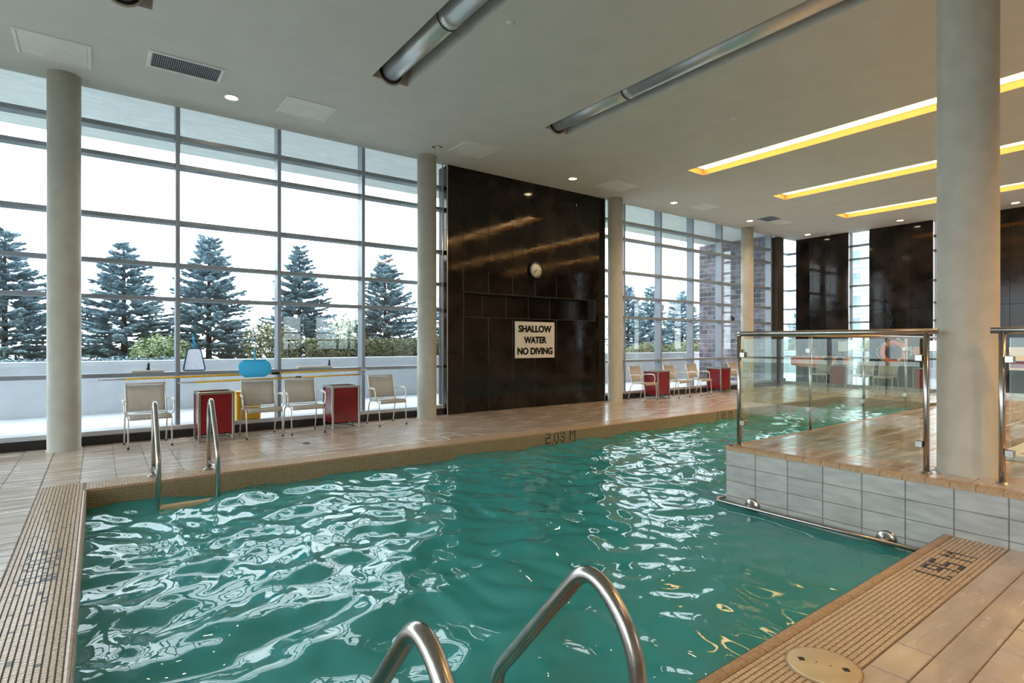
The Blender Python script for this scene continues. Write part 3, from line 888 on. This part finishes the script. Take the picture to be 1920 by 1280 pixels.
ch = [(.565, 9.43, .06, 'taupe mesh armchair nearest the near-left column'),
      (2.04, 9.31, 0, 'taupe mesh armchair beside the first red bin, yellow box behind it'),
      (2.69, 9.31, 0, 'taupe mesh armchair between its neighbour and the second red bin'),
      (4.15, 9.35, .05, 'taupe mesh armchair just left of the column by the dark wall'),
      (11.08, 9.36, .10, 'taupe mesh armchair just right of the column by the dark wall'),
      (12.44, 9.36, .06, 'taupe mesh armchair to the right of the third red bin'),
      (13.55, 9.45, .04, 'taupe mesh armchair to the left of the fourth red bin'),
      (15.62, 9.45, 0, 'taupe mesh armchair right of the fourth red bin, behind the rail post'),
      (19.30, 8.75, -PI / 2, 'taupe mesh armchair under the orange rescue board'),
      (19.25, 7.50, -PI / 2, 'white-looking mesh armchair in front of the narrow end window'),
      (19.08, 6.80, -PI / 2, 'mesh armchair in front of the orange lifebuoy')]
c0 = make_chair(ch[0][3])
c0.location = (ch[0][0], ch[0][1], 0); c0.rotation_euler = (0, 0, ch[0][2])
for x, y, rz, lb_ in ch[1:]: dup(c0, (x, y, 0), rz, lb_)

# ------------------------------------------------------------------ red bins
def make_bin(label):
    t = thing('waste_bin', label, 'bin', group='red waste bins')
    s, hh = .225, .73
    for sx in (-1, 1):
        for sy in (-1, 1):
            MB().cbox(sx * s - .018, sx * s + .018, sy * s - .018, sy * s + .018, 0, hh, .003).build('post', 'steel', t)
    m = MB()
    for sg in (-1, 1):
        m.cbox(-s + .018, s - .018, sg * s - .018, sg * s + .018, hh - .036, hh, .003)
        m.cbox(sg * s - .018, sg * s + .018, -s + .018, s - .018, hh - .036, hh, .003)
    m.build('top_rim', 'steel', t)
    m = MB()
    for sg in (-1, 1):
        m.cbox(-s + .018, s - .018, sg * s - .016, sg * s + .016, 0, .03, .003)
        m.cbox(sg * s - .016, sg * s + .016, -s + .018, s - .018, 0, .03, .003)
    m.build('base_rail', 'steel', t)
    for sg in (-1, 1):
        MB().cbox(-s + .019, s - .019, sg * (s - .004) - .006, sg * (s - .004) + .006, .115, hh - .037, .002).build('panel', 'red', t)
        MB().cbox(sg * (s - .004) - .006, sg * (s - .004) + .006, -s + .019, s - .019, .115, hh - .037, .002).build('panel', 'red', t)
    MB().box(-s + .01, s - .01, -s + .01, s - .01, .115, .125).build('floor_panel', 'black', t)
    m = MB()
    a = s - .02; b = .13
    for q in ((-a, a, -a, -b), (-a, a, b, a), (-a, -b, -b, b), (b, a, -b, b)): m.box(*q, hh - .05, hh - .038)
    m.build('lid', 'red', t)
    MB().box(-b, b, -b, b, hh - .30, hh - .29).build('liner', 'black', t)
    for sx in (-1, 1): MB().lathe([(.0, -.012), (.03, -.012), (.03, .012), (0, .012)], (sx * .15, -.17, .085), 'x', 14).build('caster', 'steel', t)
    return t
bn = [(1.40, 9.45, 0, 'red waste bin with steel frame behind the pool ladder'), (3.36, 9.47, 0, 'red waste bin with steel frame between the third and fourth armchair'),
      (11.84, 9.55, 0, 'red waste bin with steel frame right of the first armchair by the right windows'), (14.72, 9.60, 0, 'red waste bin with steel frame nearest the glass rail post'),
      (19.33, 8.15, 0, 'red waste bin beside the orange rescue board on the end wall'), (19.33, 5.86, 0, 'red waste bin beside the near column, by the end wall')]
b0 = make_bin(bn[0][3]); b0.location = (bn[0][0], bn[0][1], 0)
for x, y, rz, lb_ in bn[1:]: dup(b0, (x, y, 0), rz, lb_)

# ------------------------------------------------------------------ ladders
def ladder(x0, x1, yd, yb, yt, sgn, label, topz=.80, bz=.29):
    # yd: deck leg, yb: pool leg; sgn +1 when the pool lies towards -Y
    t = thing('pool_ladder', label, 'ladder', ((x0 + x1) / 2, yd, 0), group='pool ladders')
    o = t.location
    for x in (x0, x1):
        pts = [((x, yd, 0), 0), ((x, yd, topz - .11), .13), ((x, yt, topz + .04), .10), ((x, yb, bz), .06), ((x, yb, -1.1), 0)]
        rl_ = MB(o).tube(bez(pts, 10), .0245, 16).build('handrail', 'steel', t)
        MB(o).lathe([(.06, 0), (.058, .012), (.03, .016), (.026, .03)], (x, yd, 0), n=20).build('floor_flange', 'steel', rl_)
        MB(o).tube([(x, yd, .10), (x, yb, .10)], .016, 12).build('brace', 'steel', rl_)
    for k in range(4):
        z = ZW - .008 - k * .27
        MB(o).cbox(min(x0, x1) + .01, max(x0, x1) - .01, yb - .045, yb + .045, z - .03, z + .012, .006).build('tread', 'lidm', t)
ladder(.485, 1.02, 7.23, 6.64, 7.08, 1, 'steel pool ladder at the far edge near the left corner')
ladder(.60, 1.15, .99, 1.64, 1.17, -1, 'steel pool ladder at the near edge, cut off by the bottom of the picture', topz=.77, bz=.27)

# grab rail along the platform wall
t = thing('grab_rail', 'steel grab rail along the grey platform wall at the waterline', 'rail', (XP, 2.4, -.15))
o = t.location
pth = bez([((XP - .07, YN + .01, -.155), 0), ((XP - .07, 3.36, -.155), .07), ((XP + .12, 3.36, -.155), .0), ], 10)
MB(o).tube(pth, .019, 14).build('rail_tube', 'steel', t)
for y in (2.99, 1.83):
    bk = MB(o).lathe([(.075, 0), (.075, -.012), (.062, -.02), (.03, -.024), (.024, -.075)], (XP, y, -.150), 'x', 24).build('wall_flange', 'steel', t)

# skimmer lid, drains
t = thing('pool_skimmer', 'round cream skimmer cover set in the near mosaic edge', 'skimmer', (2.61, 1.175, 0))
MB().lathe([(.148, .001), (.148, .006), (.140, .010), (0, .012)], n=40).build('cover', 'lidm', t)
MB().lathe([(.156, .0005), (.156, .004), (.149, .004), (.149, .001)], n=40).build('ring', 'cope', t)
for s in (-1, 1):
    a = Vector((-.35, .8)).normalized() * .088 * s
    m = MB(); q = .017
    m.prism([(a.x - q, a.y), (a.x, a.y - q), (a.x + q, a.y), (a.x, a.y + q)], 'z', .0112, .0132)
    m.build('finger_hole', 'black', t)
    MB().lathe([(.004, .011), (.004, .0135), (0, .0135)], (a.x * .32, a.y * .32, 0), n=10).build('screw', 'grout', t)
for x, y, lb_ in ((2.42, 8.25, 'small round floor drain before the armchairs'), (14.5, 7.55, 'small round floor drain at the far end of the deck')):
    t = thing('floor_drain', lb_, 'drain', (x, y, .0005), group='floor drains')
    MB().lathe([(.075, 0), (.075, .004), (.06, .005), (.06, .002), (0, .002)], n=24).build('grate', 'steel', t)
    for k in range(5): MB().box(-.045, .045, -.04 + k * .02 - .003, -.04 + k * .02 + .003, .002, .0045).build('slot', 'black', t)

# ------------------------------------------------------------------ glass balustrades
RZ = 1.545
def post(x, y, parent, o, h0=ZP, r=.021):
    p = MB(o).tube([(x, y, h0), (x, y, RZ - .01)], r, 16).build('post', 'steel', parent)
    MB(o).lathe([(.038, h0), (.036, h0 + .01), (.024, h0 + .014)], (x, y, 0), n=18).build('base_plate', 'steel', p)
    return p
def clamp(x, y, z, parent, o, s=.03):
    MB(o).cbox(x - s, x + s, y - s * .9, y + s * .9, z - .027, z + .027, .004).build('clamp', 'steel', parent)
PX, PY = 5.33, 3.235
t = thing('glass_balustrade', 'glass balustrade with steel posts on the platform corner by the pool', 'railing', (PX, PY, ZP), group='glass balustrades')
o = t.location
post(PX, PY, t, o); post(5.38, 1.625, t, o)
MB(o).tube([(PX, PY + .03, RZ), (5.385, 1.55, RZ)], .024, 16).build('top_rail', 'steel', t)
MB(o).tube([(PX - .02, PY, RZ - .002), (12.9, PY + .06, RZ - .002)], .022, 16).build('top_rail', 'steel', t)
def pane(x0, y0, x1, y1, parent, o, z0=ZP + .06, z1=RZ - .055, th=.006):
    d = Vector((x1 - x0, y1 - y0)).normalized(); n = Vector((-d.y, d.x)) * th
    pts = [(x0 + n.x, y0 + n.y), (x1 + n.x, y1 + n.y), (x1 - n.x, y1 - n.y), (x0 - n.x, y0 - n.y)]
    MB(o).prism(pts, 'z', z0, z1).build('glass_panel', 'railglass', parent)
pane(PX + .003, PY - .045, 5.377, 1.67, t, o)
px_ = [PX, 6.88, 8.42, 9.96, 11.5, 12.9]
for i, x in enumerate(px_[1:], 1):
    y = PY + .06 * (x - PX) / (12.9 - PX)
    post(x, y, t, o, r=.018)
    xa = px_[i - 1]
    pane(xa + .045, PY + .06 * (xa - PX) / (12.9 - PX), x - .045, y, t, o)
    for xx in (xa + .04, x - .04):
        for z in (.66, 1.36): clamp(xx, PY + .06 * (xx - PX) / (12.9 - PX), z, t, o, .03)
for z in (.63, 1.33): clamp(PX + .004, PY - .045, z, t, o); clamp(5.376, 1.67, z, t, o)
t = thing('glass_balustrade', 'glass balustrade right of the near column, cut off by the picture edge', 'railing', (5.43, 1.165, ZP), group='glass balustrades')
o = t.location
post(5.43, 1.165, t, o); post(5.45, -.35, t, o)
MB(o).tube([(5.428, 1.23, RZ), (5.455, -.6, RZ)], .024, 16).build('top_rail', 'steel', t)
pane(5.431, 1.12, 5.45, -.30, t, o)
for z in (.63, 1.33): clamp(5.431, 1.12, z, t, o); clamp(5.45, -.30, z, t, o)

# sunken tub on the platform
t = thing('whirlpool_tub', 'yellow-green whirlpool tub in the platform, at the right picture edge', 'tub', (7.6, 1.0, ZP))
o = t.location
m = MB(o)
X0, X1, Y0, Y1 = 6.55, 8.6, -.9, 1.45
for q in ((X0, X1, Y1 - .12, Y1), (X0, X1, Y0, Y0 + .12), (X0, X0 + .12, Y0 + .12, Y1 - .12), (X1 - .12, X1, Y0 + .12, Y1 - .12)): m.cbox(*q, ZP, ZP + .05, .01)
m.build('coping', 'white', t)
MB(o).box(X0 + .12, X1 - .12, Y0 + .12, Y1 - .12, ZP + .005, ZP + .02).build('water', 'tubwater', t)
MB(o).cbox(X1 - .13, X1 - .121, Y0 + .13, Y1 - .13, ZP + .02, ZP + .10, .003).build('tile_band', 'yellow', t)

# ------------------------------------------------------------------ pool tools at the left glazing
def poleobj(x0, x1, y, z0, z1, label):
    t = thing('telescopic_pole', label, 'pole', (x0, y, z0), group='yellow telescopic poles')
    o = t.location
    f = lambda k: (x0 + (x1 - x0) * k, y, z0 + (z1 - z0) * k)
    MB(o).tube([f(.08), f(.60)], .016, 12).build('outer_tube', 'yellow', t)
    MB(o).tube([f(.60), f(.97)], .0135, 12).build('inner_tube', 'yellow', t)
    MB(o).tube([f(0), f(.082)], .0125, 12).build('grey_tip', 'sill', t)
    MB(o).tube([f(.585), f(.615)], .022, 12).build('twist_lock', 'rubber', t)
    MB(o).tube([f(.965), f(1)], .012, 12).build('end_sleeve', 'sill', t)
    for k in (.2, .9):
        p = Vector(f(k))
        MB(o).tube([p + Vector((0, .05, .02)), p + Vector((0, .03, -.02)), p + Vector((0, -.005, -.02)), p + Vector((0, -.022, .008))], .005, 8).build('hook', 'sill', t)
poleobj(-.01, 4.02, 9.965, .915, .955, 'upper yellow telescopic pole hung along the left glazing')
poleobj(.98, 3.98, 9.965, .835, .87, 'lower yellow telescopic pole hung along the left glazing')
# flat skimmer net
t = thing('skimmer_net', 'flat white skimmer net with dark blue frame leaning on the window', 'net', (1.22, 10.09, 1.006))
o = (0, 0, 0)
fr_ = bez([((-.0, 0, .012), 0), ((.155, .0, .012), .04), ((.09, .05, .36), .05), ((-.09, .05, .36), .05), ((-.155, .0, .012), .04), ((0, 0, .012), 0)], 6)
MB().tube(fr_[:-1], .010, 8, closed=True).build('frame', 'bluedark', t)
ol = [(p.x, p.z, p.y) for p in fr_[:-1]]
m = MB(); n = len(ol)
m.add([(x, y - .002, z) for x, z, y in ol] + [(x, y + .002, z) for x, z, y in ol], [list(range(n)), list(range(2 * n - 1, n - 1, -1))])
m.build('mesh', 'netwhite', t)
MB().tube([(0, .05, .36), (-.005, .075, .47), (-.02, .095, .60)], [.012, .011, .009], 10).build('handle', 'blue', t)
MB().tube([(.03, .05, .36), (.018, .07, .44), (.0, .075, .49)], .006, 8).build('brace', 'blue', t)
# blue leaf bag
t = thing('leaf_rake_bag', 'bright blue leaf rake net bag propped on the window rail', 'net', (2.06, 9.86, .90))
m = MB(); n = 20
ringp = []
for r, z, ky in ((.17, .262, .2), (.215, .245, .3), (.24, .20, .38), (.25, .13, .42), (.245, .06, .42), (.15, -.005, .3)):
    rr = []
    for k in range(n):
        a = 2 * PI * k / n
        wob = 1 + .05 * math.sin(3 * a + z * 20) + R.uniform(-.025, .025)
        x = r * wob * math.copysign(abs(math.cos(a)) ** .75, math.cos(a))
        rr.append((x, -.012 + r * ky * .42 * math.sin(a) * wob, z + .004 * math.sin(2 * a)))
    ringp.append(rr)
vs = [p for rr in ringp for p in rr]
fs = [(i * n + k, i * n + (k + 1) % n, (i + 1) * n + (k + 1) % n, (i + 1) * n + k) for i in range(5) for k in range(n)]
fs += [list(range(n))[::-1], [5 * n + k for k in range(n)]]
m.add(vs, fs, 0, True); m.build('net_bag', 'blue', t)
MB().tube([Vector(p) + Vector((0, 0, .004)) for p in ringp[0]], .010, 8, closed=True).build('rim', 'blue', t)
MB().tube([(0, .0, .25), (0, .02, .33), (0, .035, .45)], [.014, .012, .010], 10).build('handle', 'blue', t)
# wall brushes
for x, y, ln, lb_ in ((.60, 10.07, .42, 'pale pool brush head lying on the window rail at left'), (3.1, 10.07, .62, 'long pale brush head lying on the rail above the second bin')):
    t = thing('pool_brush', lb_, 'brush', (x, y, 1.005), group='pool brush heads')
    MB().cbox(-ln / 2, ln / 2, -.03, .03, .012, .04, .006).build('back', 'white', t)
    MB().box(-ln / 2 + .01, ln / 2 - .01, -.022, .022, 0, .012).build('bristles', 'sill', t)
    xo = 0 if ln < .5 else ln * .40
    MB().tube([(xo, 0, .04), (xo + .005, .0, .07), (xo + .01, .02, .14)], [.03, .018, .015], 10).build('socket', 'rubber', t)
# yellow box behind the second chair
t = thing('yellow_box', 'yellow plastic tub on the sill behind the second armchair', 'box', (2.04, 10.08, .19))
MB().cbox(-.23, .14, -.09, .09, 0, .43, .015).build('body', 'yellowbox', t)
MB().cbox(-.245, .155, -.10, .10, .43, .465, .008).build('lid', 'yellowbox', t)
for s in (-.16, .07): MB().cbox(s - .02, s + .02, -.108, -.088, .36, .44, .004).build('latch', 'yellow', t)

# ------------------------------------------------------------------ end wall equipment
t = thing('rescue_board', 'orange spinal rescue board with navy straps on the end wall', 'rescue board', (19.66, 8.95, .62))
pts = []
for k in range(25):
    a = -1 + 2 * k / 24
    pts.append((a * .98, .40 - .05 * abs(a) ** 3))
for k in range(25):
    a = 1 - 2 * k / 24
    pts.append((a * .98, .0 + .07 * abs(a) ** 3))
MB().prism(pts, 'x', -.035, .0).build('board', 'orangelt', t)
for k in range(9):
    y = -.84 + k * .21
    MB().cbox(-.042, -.034, y - .06, y + .06, .345, .375, .003).build('hand_slot', 'navy', t)
for z in (.10, .18, .26): MB().cbox(-.045, -.034, -.45, .40, z - .02, z + .02, .004).build('rib', 'orange', t)
for y, ww in ((-.25, .13), (-.62, .10)): MB().cbox(-.06, -.035, y - ww, y + ww, -.02, .34, .01).build('strap', 'navy', t)
hb = MB().cbox(-.13, -.036, .70, .97, .06, .33, .05).build('head_block', 'orange', t)
for y in (-.7, .7): MB().cbox(-.06, .03, y - .02, y + .02, -.05, .02, .004).build('bracket', 'steel', t)
MB().tube([(-.05, -.1, 0), (-.06, -.11, -.2), (-.055, -.10, -.36)], .02, 8).build('hanging_strap', 'orange', t)
t = thing('lifebuoy', 'orange lifebuoy ring with pale rope on the end wall', 'lifebuoy', (19.60, 6.75, 1.16))
n = 36
MB().tube([(-.04, .30 * math.cos(2 * PI * k / n), .30 * math.sin(2 * PI * k / n)) for k in range(n)], .075, 14, closed=True).build('ring', 'orange', t)
for a0 in (.30, 1.30):
    MB().tube([(-.04, .30 * math.cos(PI * a0 + q), .30 * math.sin(PI * a0 + q)) for q in (-.12, 0, .12)], .079, 14).build('white_band', 'white', t)
MB().tube([(-.05 - .01 * math.sin(6 * q), (.42 + .03 * math.cos(4 * q)) * math.cos(q), (.42 + .03 * math.cos(4 * q)) * math.sin(q)) for q in [2 * PI * k / 48 for k in range(48)]], .010, 6, closed=True).build('rope', 'rope', t)
MB().cbox(-.02, .04, -.03, .03, .18, .26, .004).build('hook', 'steel', t)
t = thing('wall_notice', 'white paper notice on the dark end wall above the rescue board', 'notice', (19.69, 8.27, 1.18))
MB().cbox(-.006, .006, -.13, .13, 0, .32, .002).build('sheet', 'paper', t)
MB().cbox(-.009, -.002, -.14, .14, .315, .335, .002).build('clip_bar', 'sill', t)
t = thing('wall_telephone', 'small reddish wall telephone box beside the lifebuoy', 'telephone', (19.69, 6.18, 1.10))
MB().cbox(-.09, .008, -.09, .09, 0, .24, .012).build('case', 'orangelt', t)
MB().tube(bez([((-.10, .12, .26), 0), ((-.12, .12, .2), .03), ((-.12, .12, .04), .03), ((-.10, .12, -.02), 0)], 5), .018, 10).build('handset', 'white', t)
MB().cbox(-.11, -.02, .08, .13, .1, .14, .006).build('cradle', 'white', t)
t = thing('wall_poster', 'colourful safety poster on the end wall at the right picture edge', 'poster', (19.69, 3.98, .72))
MB().cbox(-.008, .006, -.25, .10, 0, .62, .002).build('board', 'paper', t)
MB().cbox(-.011, -.007, -.23, .08, .06, .26, .001).build('red_block', 'red', t)
MB().cbox(-.011, -.007, -.23, .08, .28, .40, .001).build('yellow_block', 'yellow', t)
MB().cbox(-.011, -.007, -.23, .08, .43, .58, .001).build('pale_block', 'signwhite', t)
# ceiling camera at the end wall
t = thing('ceiling_camera', 'small dark ceiling camera above the end wall', 'camera', (19.5, 8.6, H))
MB().lathe([(.06, 0), (.06, -.03), (.045, -.04), (0, -.04)], n=18).build('mount', 'white', t)
MB().lathe([(.045, -.04), (.045, -.07), (.03, -.10), (0, -.11)], n=18).build('dome', 'black', t)

# ------------------------------------------------------------------ outdoors
struct('terrace_floor', MB().box(-14, 18.65, 10.25, 13.4, -.2, .08).box(20.05, 26, -8, 13.4, -.2, .08).box(18.65, 20.05, 13.0, 13.4, -.2, .08), 'terrace', label='pale paved terrace outside the glazing')
pw = struct('wall_parapet', MB().box(-14, 26.0, 13.4, 13.62, .08, 1.0).box(26, 26.2, -8, 13.62, .08, 1.0), 'parapet', label='white rendered terrace parapet')
MB().cbox(-14, 26.0, 13.36, 13.68, 1.0, 1.10, .01).build('coping', 'parapet', pw)
MB().cbox(25.95, 26.26, -8, 13.36, 1.0, 1.10, .01).build('coping', 'parapet', pw)
struct('planting_bed', MB().box(-14, 40, 13.7, 19.5, .2, .98).box(26.3, 40, -9, 13.7, .2, .98), 'soil', label='planted ground behind the parapet')
struct('far_ground', MB().box(-200, 300, -200, 300, -6.5, -6), 'asphalt', label='distant ground below the terrace')

# brick wing wall, each block a part
wb = struct('wall_wing', MB().box(18.66, 19.05, 10.29, 13.0, 0, 5.2), 'mortar', label='dark block wing wall outside the right glazing')
BH, BL = .178, .39
me_full = MB().cbox(-.012, .006, 0, BL - .016, 0, BH - .016, .004).mesh('block', M['brick'])
cache = {}
for j in range(29):
    z = .02 + j * BH
    if z + BH > 5.22: break
    y = 10.29 - (BL / 2 if j % 2 else 0)
    while y < 13.0:
        a, b = max(y, 10.29), min(y + BL, 13.0)
        if b - a > .06:
            k = round(b - a, 3)
            if k not in cache: cache[k] = me_full if abs(k - BL) < 1e-3 else MB().cbox(-.012, .006, 0, b - a - .016, 0, BH - .016, .004).mesh('block', M['brick'])
            link('block', cache[k], wb, (18.66, a + .008, z))
        y += BL
for j in range(29):                                              # end face towards the terrace
    z = .02 + j * BH
    if z + BH > 5.22: break
    link('block', MB().cbox(18.668, 19.042, 12.99, 13.012, z, z + BH - .016, .004).mesh('block', M['brick']), wb)
t = thing('wall_lamp', 'round bulkhead lamp on the outdoor block wall', 'lamp', (18.65, 11.65, 2.32))
MB().lathe([(.13, 0), (.13, -.04), (.11, -.07)], n=20, ax='x').build('body', 'rubber', t)
MB().lathe([(.11, -.07), (.08, -.12), (0, -.14)], n=20, ax='x').build('dome', 'pane', t)

# spruces
def spruce_mesh(seed, hgt, rad):
    r = random.Random(seed); m = MB(); tk = MB()
    tk.tube([(0, 0, 0), (0, 0, hgt * .6), (0, 0, hgt * .98)], [.07, .04, .012], 8)
    z = .06
    def spindle(p, d, ln, w_):
        d = d.normalized(); s_ = d.cross(Vector((r.random() - .5, r.random() - .5, r.random() + .3))).normalized(); u = d.cross(s_)
        a, b, c = p, p + d * ln * .35, p + d * ln
        vs = [a, b + s_ * w_, b + u * w_ * .8, b - s_ * w_, b - u * w_ * .8, c]
        fs = [(0, 2, 1), (0, 3, 2), (0, 4, 3), (0, 1, 4), (5, 1, 2), (5, 2, 3), (5, 3, 4), (5, 4, 1)]
        m.add(vs, fs)
        for _ in range(4):                                       # needle tufts
            q = a + d * ln * r.uniform(.2, .95)
            n_ = (s_ * r.uniform(-1, 1) + u * r.uniform(-1, 1) + d * .7).normalized()
            e = q + n_ * ln * .26
            m.add([q - s_ * .008, q + s_ * .008, e], [(0, 1, 2)])
    while z < hgt * .97:
        f = 1 - z / hgt
        L_ = rad * f ** .82 * (1 if z > .35 else .9)
        nb_ = max(5, int(7 + 8 * f))
        a0 = r.random() * 6.28
        for k in range(nb_):
            an = a0 + 2 * PI * (k + r.uniform(-.25, .25)) / nb_
            ln = L_ * (.84 + .22 * math.sin(3 * an + 5 * z) + r.uniform(-.14, .2)) + .05
            el = .42 - .55 * f + r.uniform(-.12, .12)
            d = Vector((math.cos(an) * math.cos(el), math.sin(an) * math.cos(el), math.sin(el)))
            p0 = Vector((0, 0, z + r.uniform(-.10, .10)))
            sd = Vector((-math.sin(an), math.cos(an), 0))
            steps = max(2, int(ln / .07))
            for i in range(1, steps + 1):
                t_ = i / steps
                p = p0 + d * ln * t_ + Vector((0, 0, .10 * ln * t_ * t_ * (1 if f > .3 else .3)))
                tl = (.10 + .16 * (1 - t_) * min(1, ln)) * r.uniform(.8, 1.2)
                if t_ > .25 or ln < .3:
                    for s_ in (-1, 1):
                        spindle(p, d * .75 + sd * s_ * r.uniform(.5, .9) + Vector((0, 0, r.uniform(-.12, .22))), tl * 1.15, .036)
                    spindle(p, sd * r.uniform(-1, 1) + d * .4 + Vector((0, 0, r.uniform(-.5, .3))), tl, .036)
                    spindle(p, d + Vector((0, 0, r.uniform(0, .5))), tl * 1.05, .038)
            spindle(p0 + d * ln * .93, d, .15, .03)
        z += (.115 + .05 * r.random()) * (.6 + .45 * f)
    for i in range(3): spindle(Vector((0, 0, hgt * (.9 + .03 * i))), Vector((r.uniform(-.3, .3), r.uniform(-.3, .3), 1)), .22, .02)
    spindle(Vector((0, 0, hgt * .93)), Vector((0, 0, 1)), hgt * .1, .018)
    return m.mesh('foliage', 'spruce'), tk.mesh('trunk', 'bark')
SP = [spruce_mesh(11, 3.0, 1.12), spruce_mesh(12, 3.0, 1.18), spruce_mesh(13, 3.0, 1.05)]
trees = [(-1.60, 15.9, 2.86, 0, 'blue spruce at the left picture edge, left of the first column'), (.48, 16.0, 2.82, 1, 'blue spruce just right of the first column'),
         (2.27, 16.1, 3.26, 2, 'tallest blue spruce above the white skimmer net'), (4.52, 16.1, 3.15, 0, 'blue spruce above the blue leaf bag and its right'),
         (7.08, 16.1, 3.18, 1, 'blue spruce just left of the column by the dark wall'), (9.7, 16.2, 3.1, 2, 'blue spruce glimpsed between column and dark wall'),
         (18.1, 16.1, 2.95, 2, 'blue spruce at the left of the right windows'), (19.7, 16.2, 2.95, 0, 'blue spruce in the middle of the right windows'),
         (21.9, 16.2, 2.9, 1, 'blue spruce beside the dark block wall'), (27.9, 13.3, 2.9, 1, 'blue spruce outside the corner end window')]
for n, (x, y, hgt, k, lb_) in enumerate(trees):
    t = thing('spruce_tree', lb_, 'tree', (x, y, .95), R.uniform(0, 6), group='blue spruces')
    s_ = hgt / 3.0
    t.scale = (1.0 + .06 * (n % 3), 1.0 + .06 * (n % 3), s_)
    link('foliage', SP[k][0], t); link('trunk', SP[k][1], t)

def leaf_mass(seed, n, fn, size, mat):
    r = random.Random(seed); m = MB()
    for _ in range(n):
        p, nrm = fn(r)
        d = (nrm + Vector((r.uniform(-1, 1), r.uniform(-1, 1), r.uniform(-.6, 1))) * .8).normalized()
        s_ = d.cross(Vector((r.uniform(-1, 1), r.uniform(-1, 1), r.uniform(-1, 1)))).normalized()
        u = d.cross(s_); l = size * r.uniform(.6, 1.3)
        m.add([p, p + s_ * l * .5 + u * l * .28, p + s_ * l, p + s_ * l * .5 - u * l * .28 + d * l * .12], [(0, 1, 2), (0, 2, 3)])
    return m.mesh('foliage', mat)
def ell(rx, ry, rz):
    def f(r):
        a, zz = r.uniform(0, 2 * PI), r.uniform(-.35, 1)
        q = math.sqrt(max(0, 1 - zz * zz)); k = r.uniform(.75, 1.05) + .08 * math.sin(5 * a + 6 * zz)
        n_ = Vector((q * math.cos(a), q * math.sin(a), zz))
        return Vector((rx * n_.x * k, ry * n_.y * k, rz * (.3 + n_.z * k))), n_
    return f
def bush(name, x, y, rx, ry, rz, n, size, mat, seed, label, cat='bush', z=.95):
    t = thing(name, label, cat, (x, y, z), group='shrubs behind the parapet')
    link('foliage', leaf_mass(seed, n, ell(rx, ry, rz), size, mat), t)
    m = MB()
    for k in range(5):
        a = k * 1.26
        m.tube([(0, 0, 0), (rx * .3 * math.cos(a), ry * .3 * math.sin(a), rz * .4), (rx * .6 * math.cos(a), ry * .6 * math.sin(a), rz * .85)], [.025, .018, .008], 6)
    m.build('stems', 'bark', t)
bush('leafy_shrub', 1.15, 14.6, .62, .5, .50, 3200, .085, 'leaf', 1, 'pale green leafy shrub between the second and third spruce')
bush('leafy_shrub', 3.6, 15.4, .75, .5, .78, 3600, .075, 'leaf2', 2, 'dark leafy shrub behind the blue leaf bag')
bush('leafy_shrub', 6.1, 16.6, 1.1, .6, 1.0, 4200, .08, 'leaf', 3, 'light green shrub between the fourth and fifth spruce')
bush('leafy_shrub', 17.6, 14.6, 1.3, .5, .38, 3600, .08, 'leaf2', 6, 'low green shrub at the foot of the spruces by the right windows')
bush('leafy_shrub', 20.6, 15.0, 1.6, .5, .42, 4200, .08, 'leaf2', 7, 'low green shrub beside the dark block wall')
bush('leafy_shrub', 27.6, 9.2, 1.0, 1.6, .7, 4200, .10, 'leaf', 8, 'green shrub beyond the parapet outside the end windows')
bush('leafy_shrub', 27.6, 13.0, 1.0, 1.2, .6, 3600, .10, 'leaf', 9, 'green shrub beyond the parapet corner')
def hedgef(lx, ly, lz):
    def f(r):
        k = r.random()
        if k < .55: return Vector((r.uniform(-lx, lx), -ly + r.uniform(-.05, .06), r.uniform(-.12, lz))), Vector((0, -1, .2))
        return Vector((r.uniform(-lx, lx), r.uniform(-ly, ly), lz + r.uniform(-.08, .06))), Vector((0, 0, 1))
    return f
t = thing('clipped_hedge', 'long clipped green hedge behind the parapet left of the dark wall', 'hedge', (7.3, 14.28, .98))
link('foliage', leaf_mass(21, 15000, hedgef(3.2, .35, .52), .075, 'leaf2'), t)
MB().cbox(-3.1, 3.1, -.24, .25, 0, .44, .05).build('inner_branches', 'bark', t)
t = thing('ground_cover', 'low spreading groundcover along the parapet at far left', 'groundcover', (-.8, 13.95, .98))
link('foliage', leaf_mass(22, 5000, hedgef(2.2, .18, .09), .08, 'spruce'), t)
MB().cbox(-2.1, 2.1, -.12, .12, 0, .06, .02).build('inner_branches', 'bark', t)

# distant pale apartment block seen through the end window
t = thing('apartment_building', 'distant pale apartment building beyond the end window', 'building', (92, 36, -6))
o = t.location
MB(o).box(84, 102, 32.0, 46, -6, 15.5).build('facade', 'bldg', t)
MB(o).box(83.4, 102.6, 31.4, 46.6, 15.5, 16.1).build('roof_slab', 'bldg', t)
for j in range(6):
    z = -3.5 + j * 3.1
    MB(o).box(83.0, 84.0, 31.6, 46, z - .25, z).build('balcony', 'bldg', t)
    for k in range(4):
        wdw = MB(o).box(83.93, 84.05, 33 + k * 3.3, 35 + k * 3.3, z + .3, z + 2.2).build('window', 'bwin', t)
    for k in range(4):
        MB(o).box(86 + k * 4.2, 88.2 + k * 4.2, 31.93, 32.05, z + .3, z + 2.2).build('window', 'bwin', t)

bpy.context.view_layer.update()
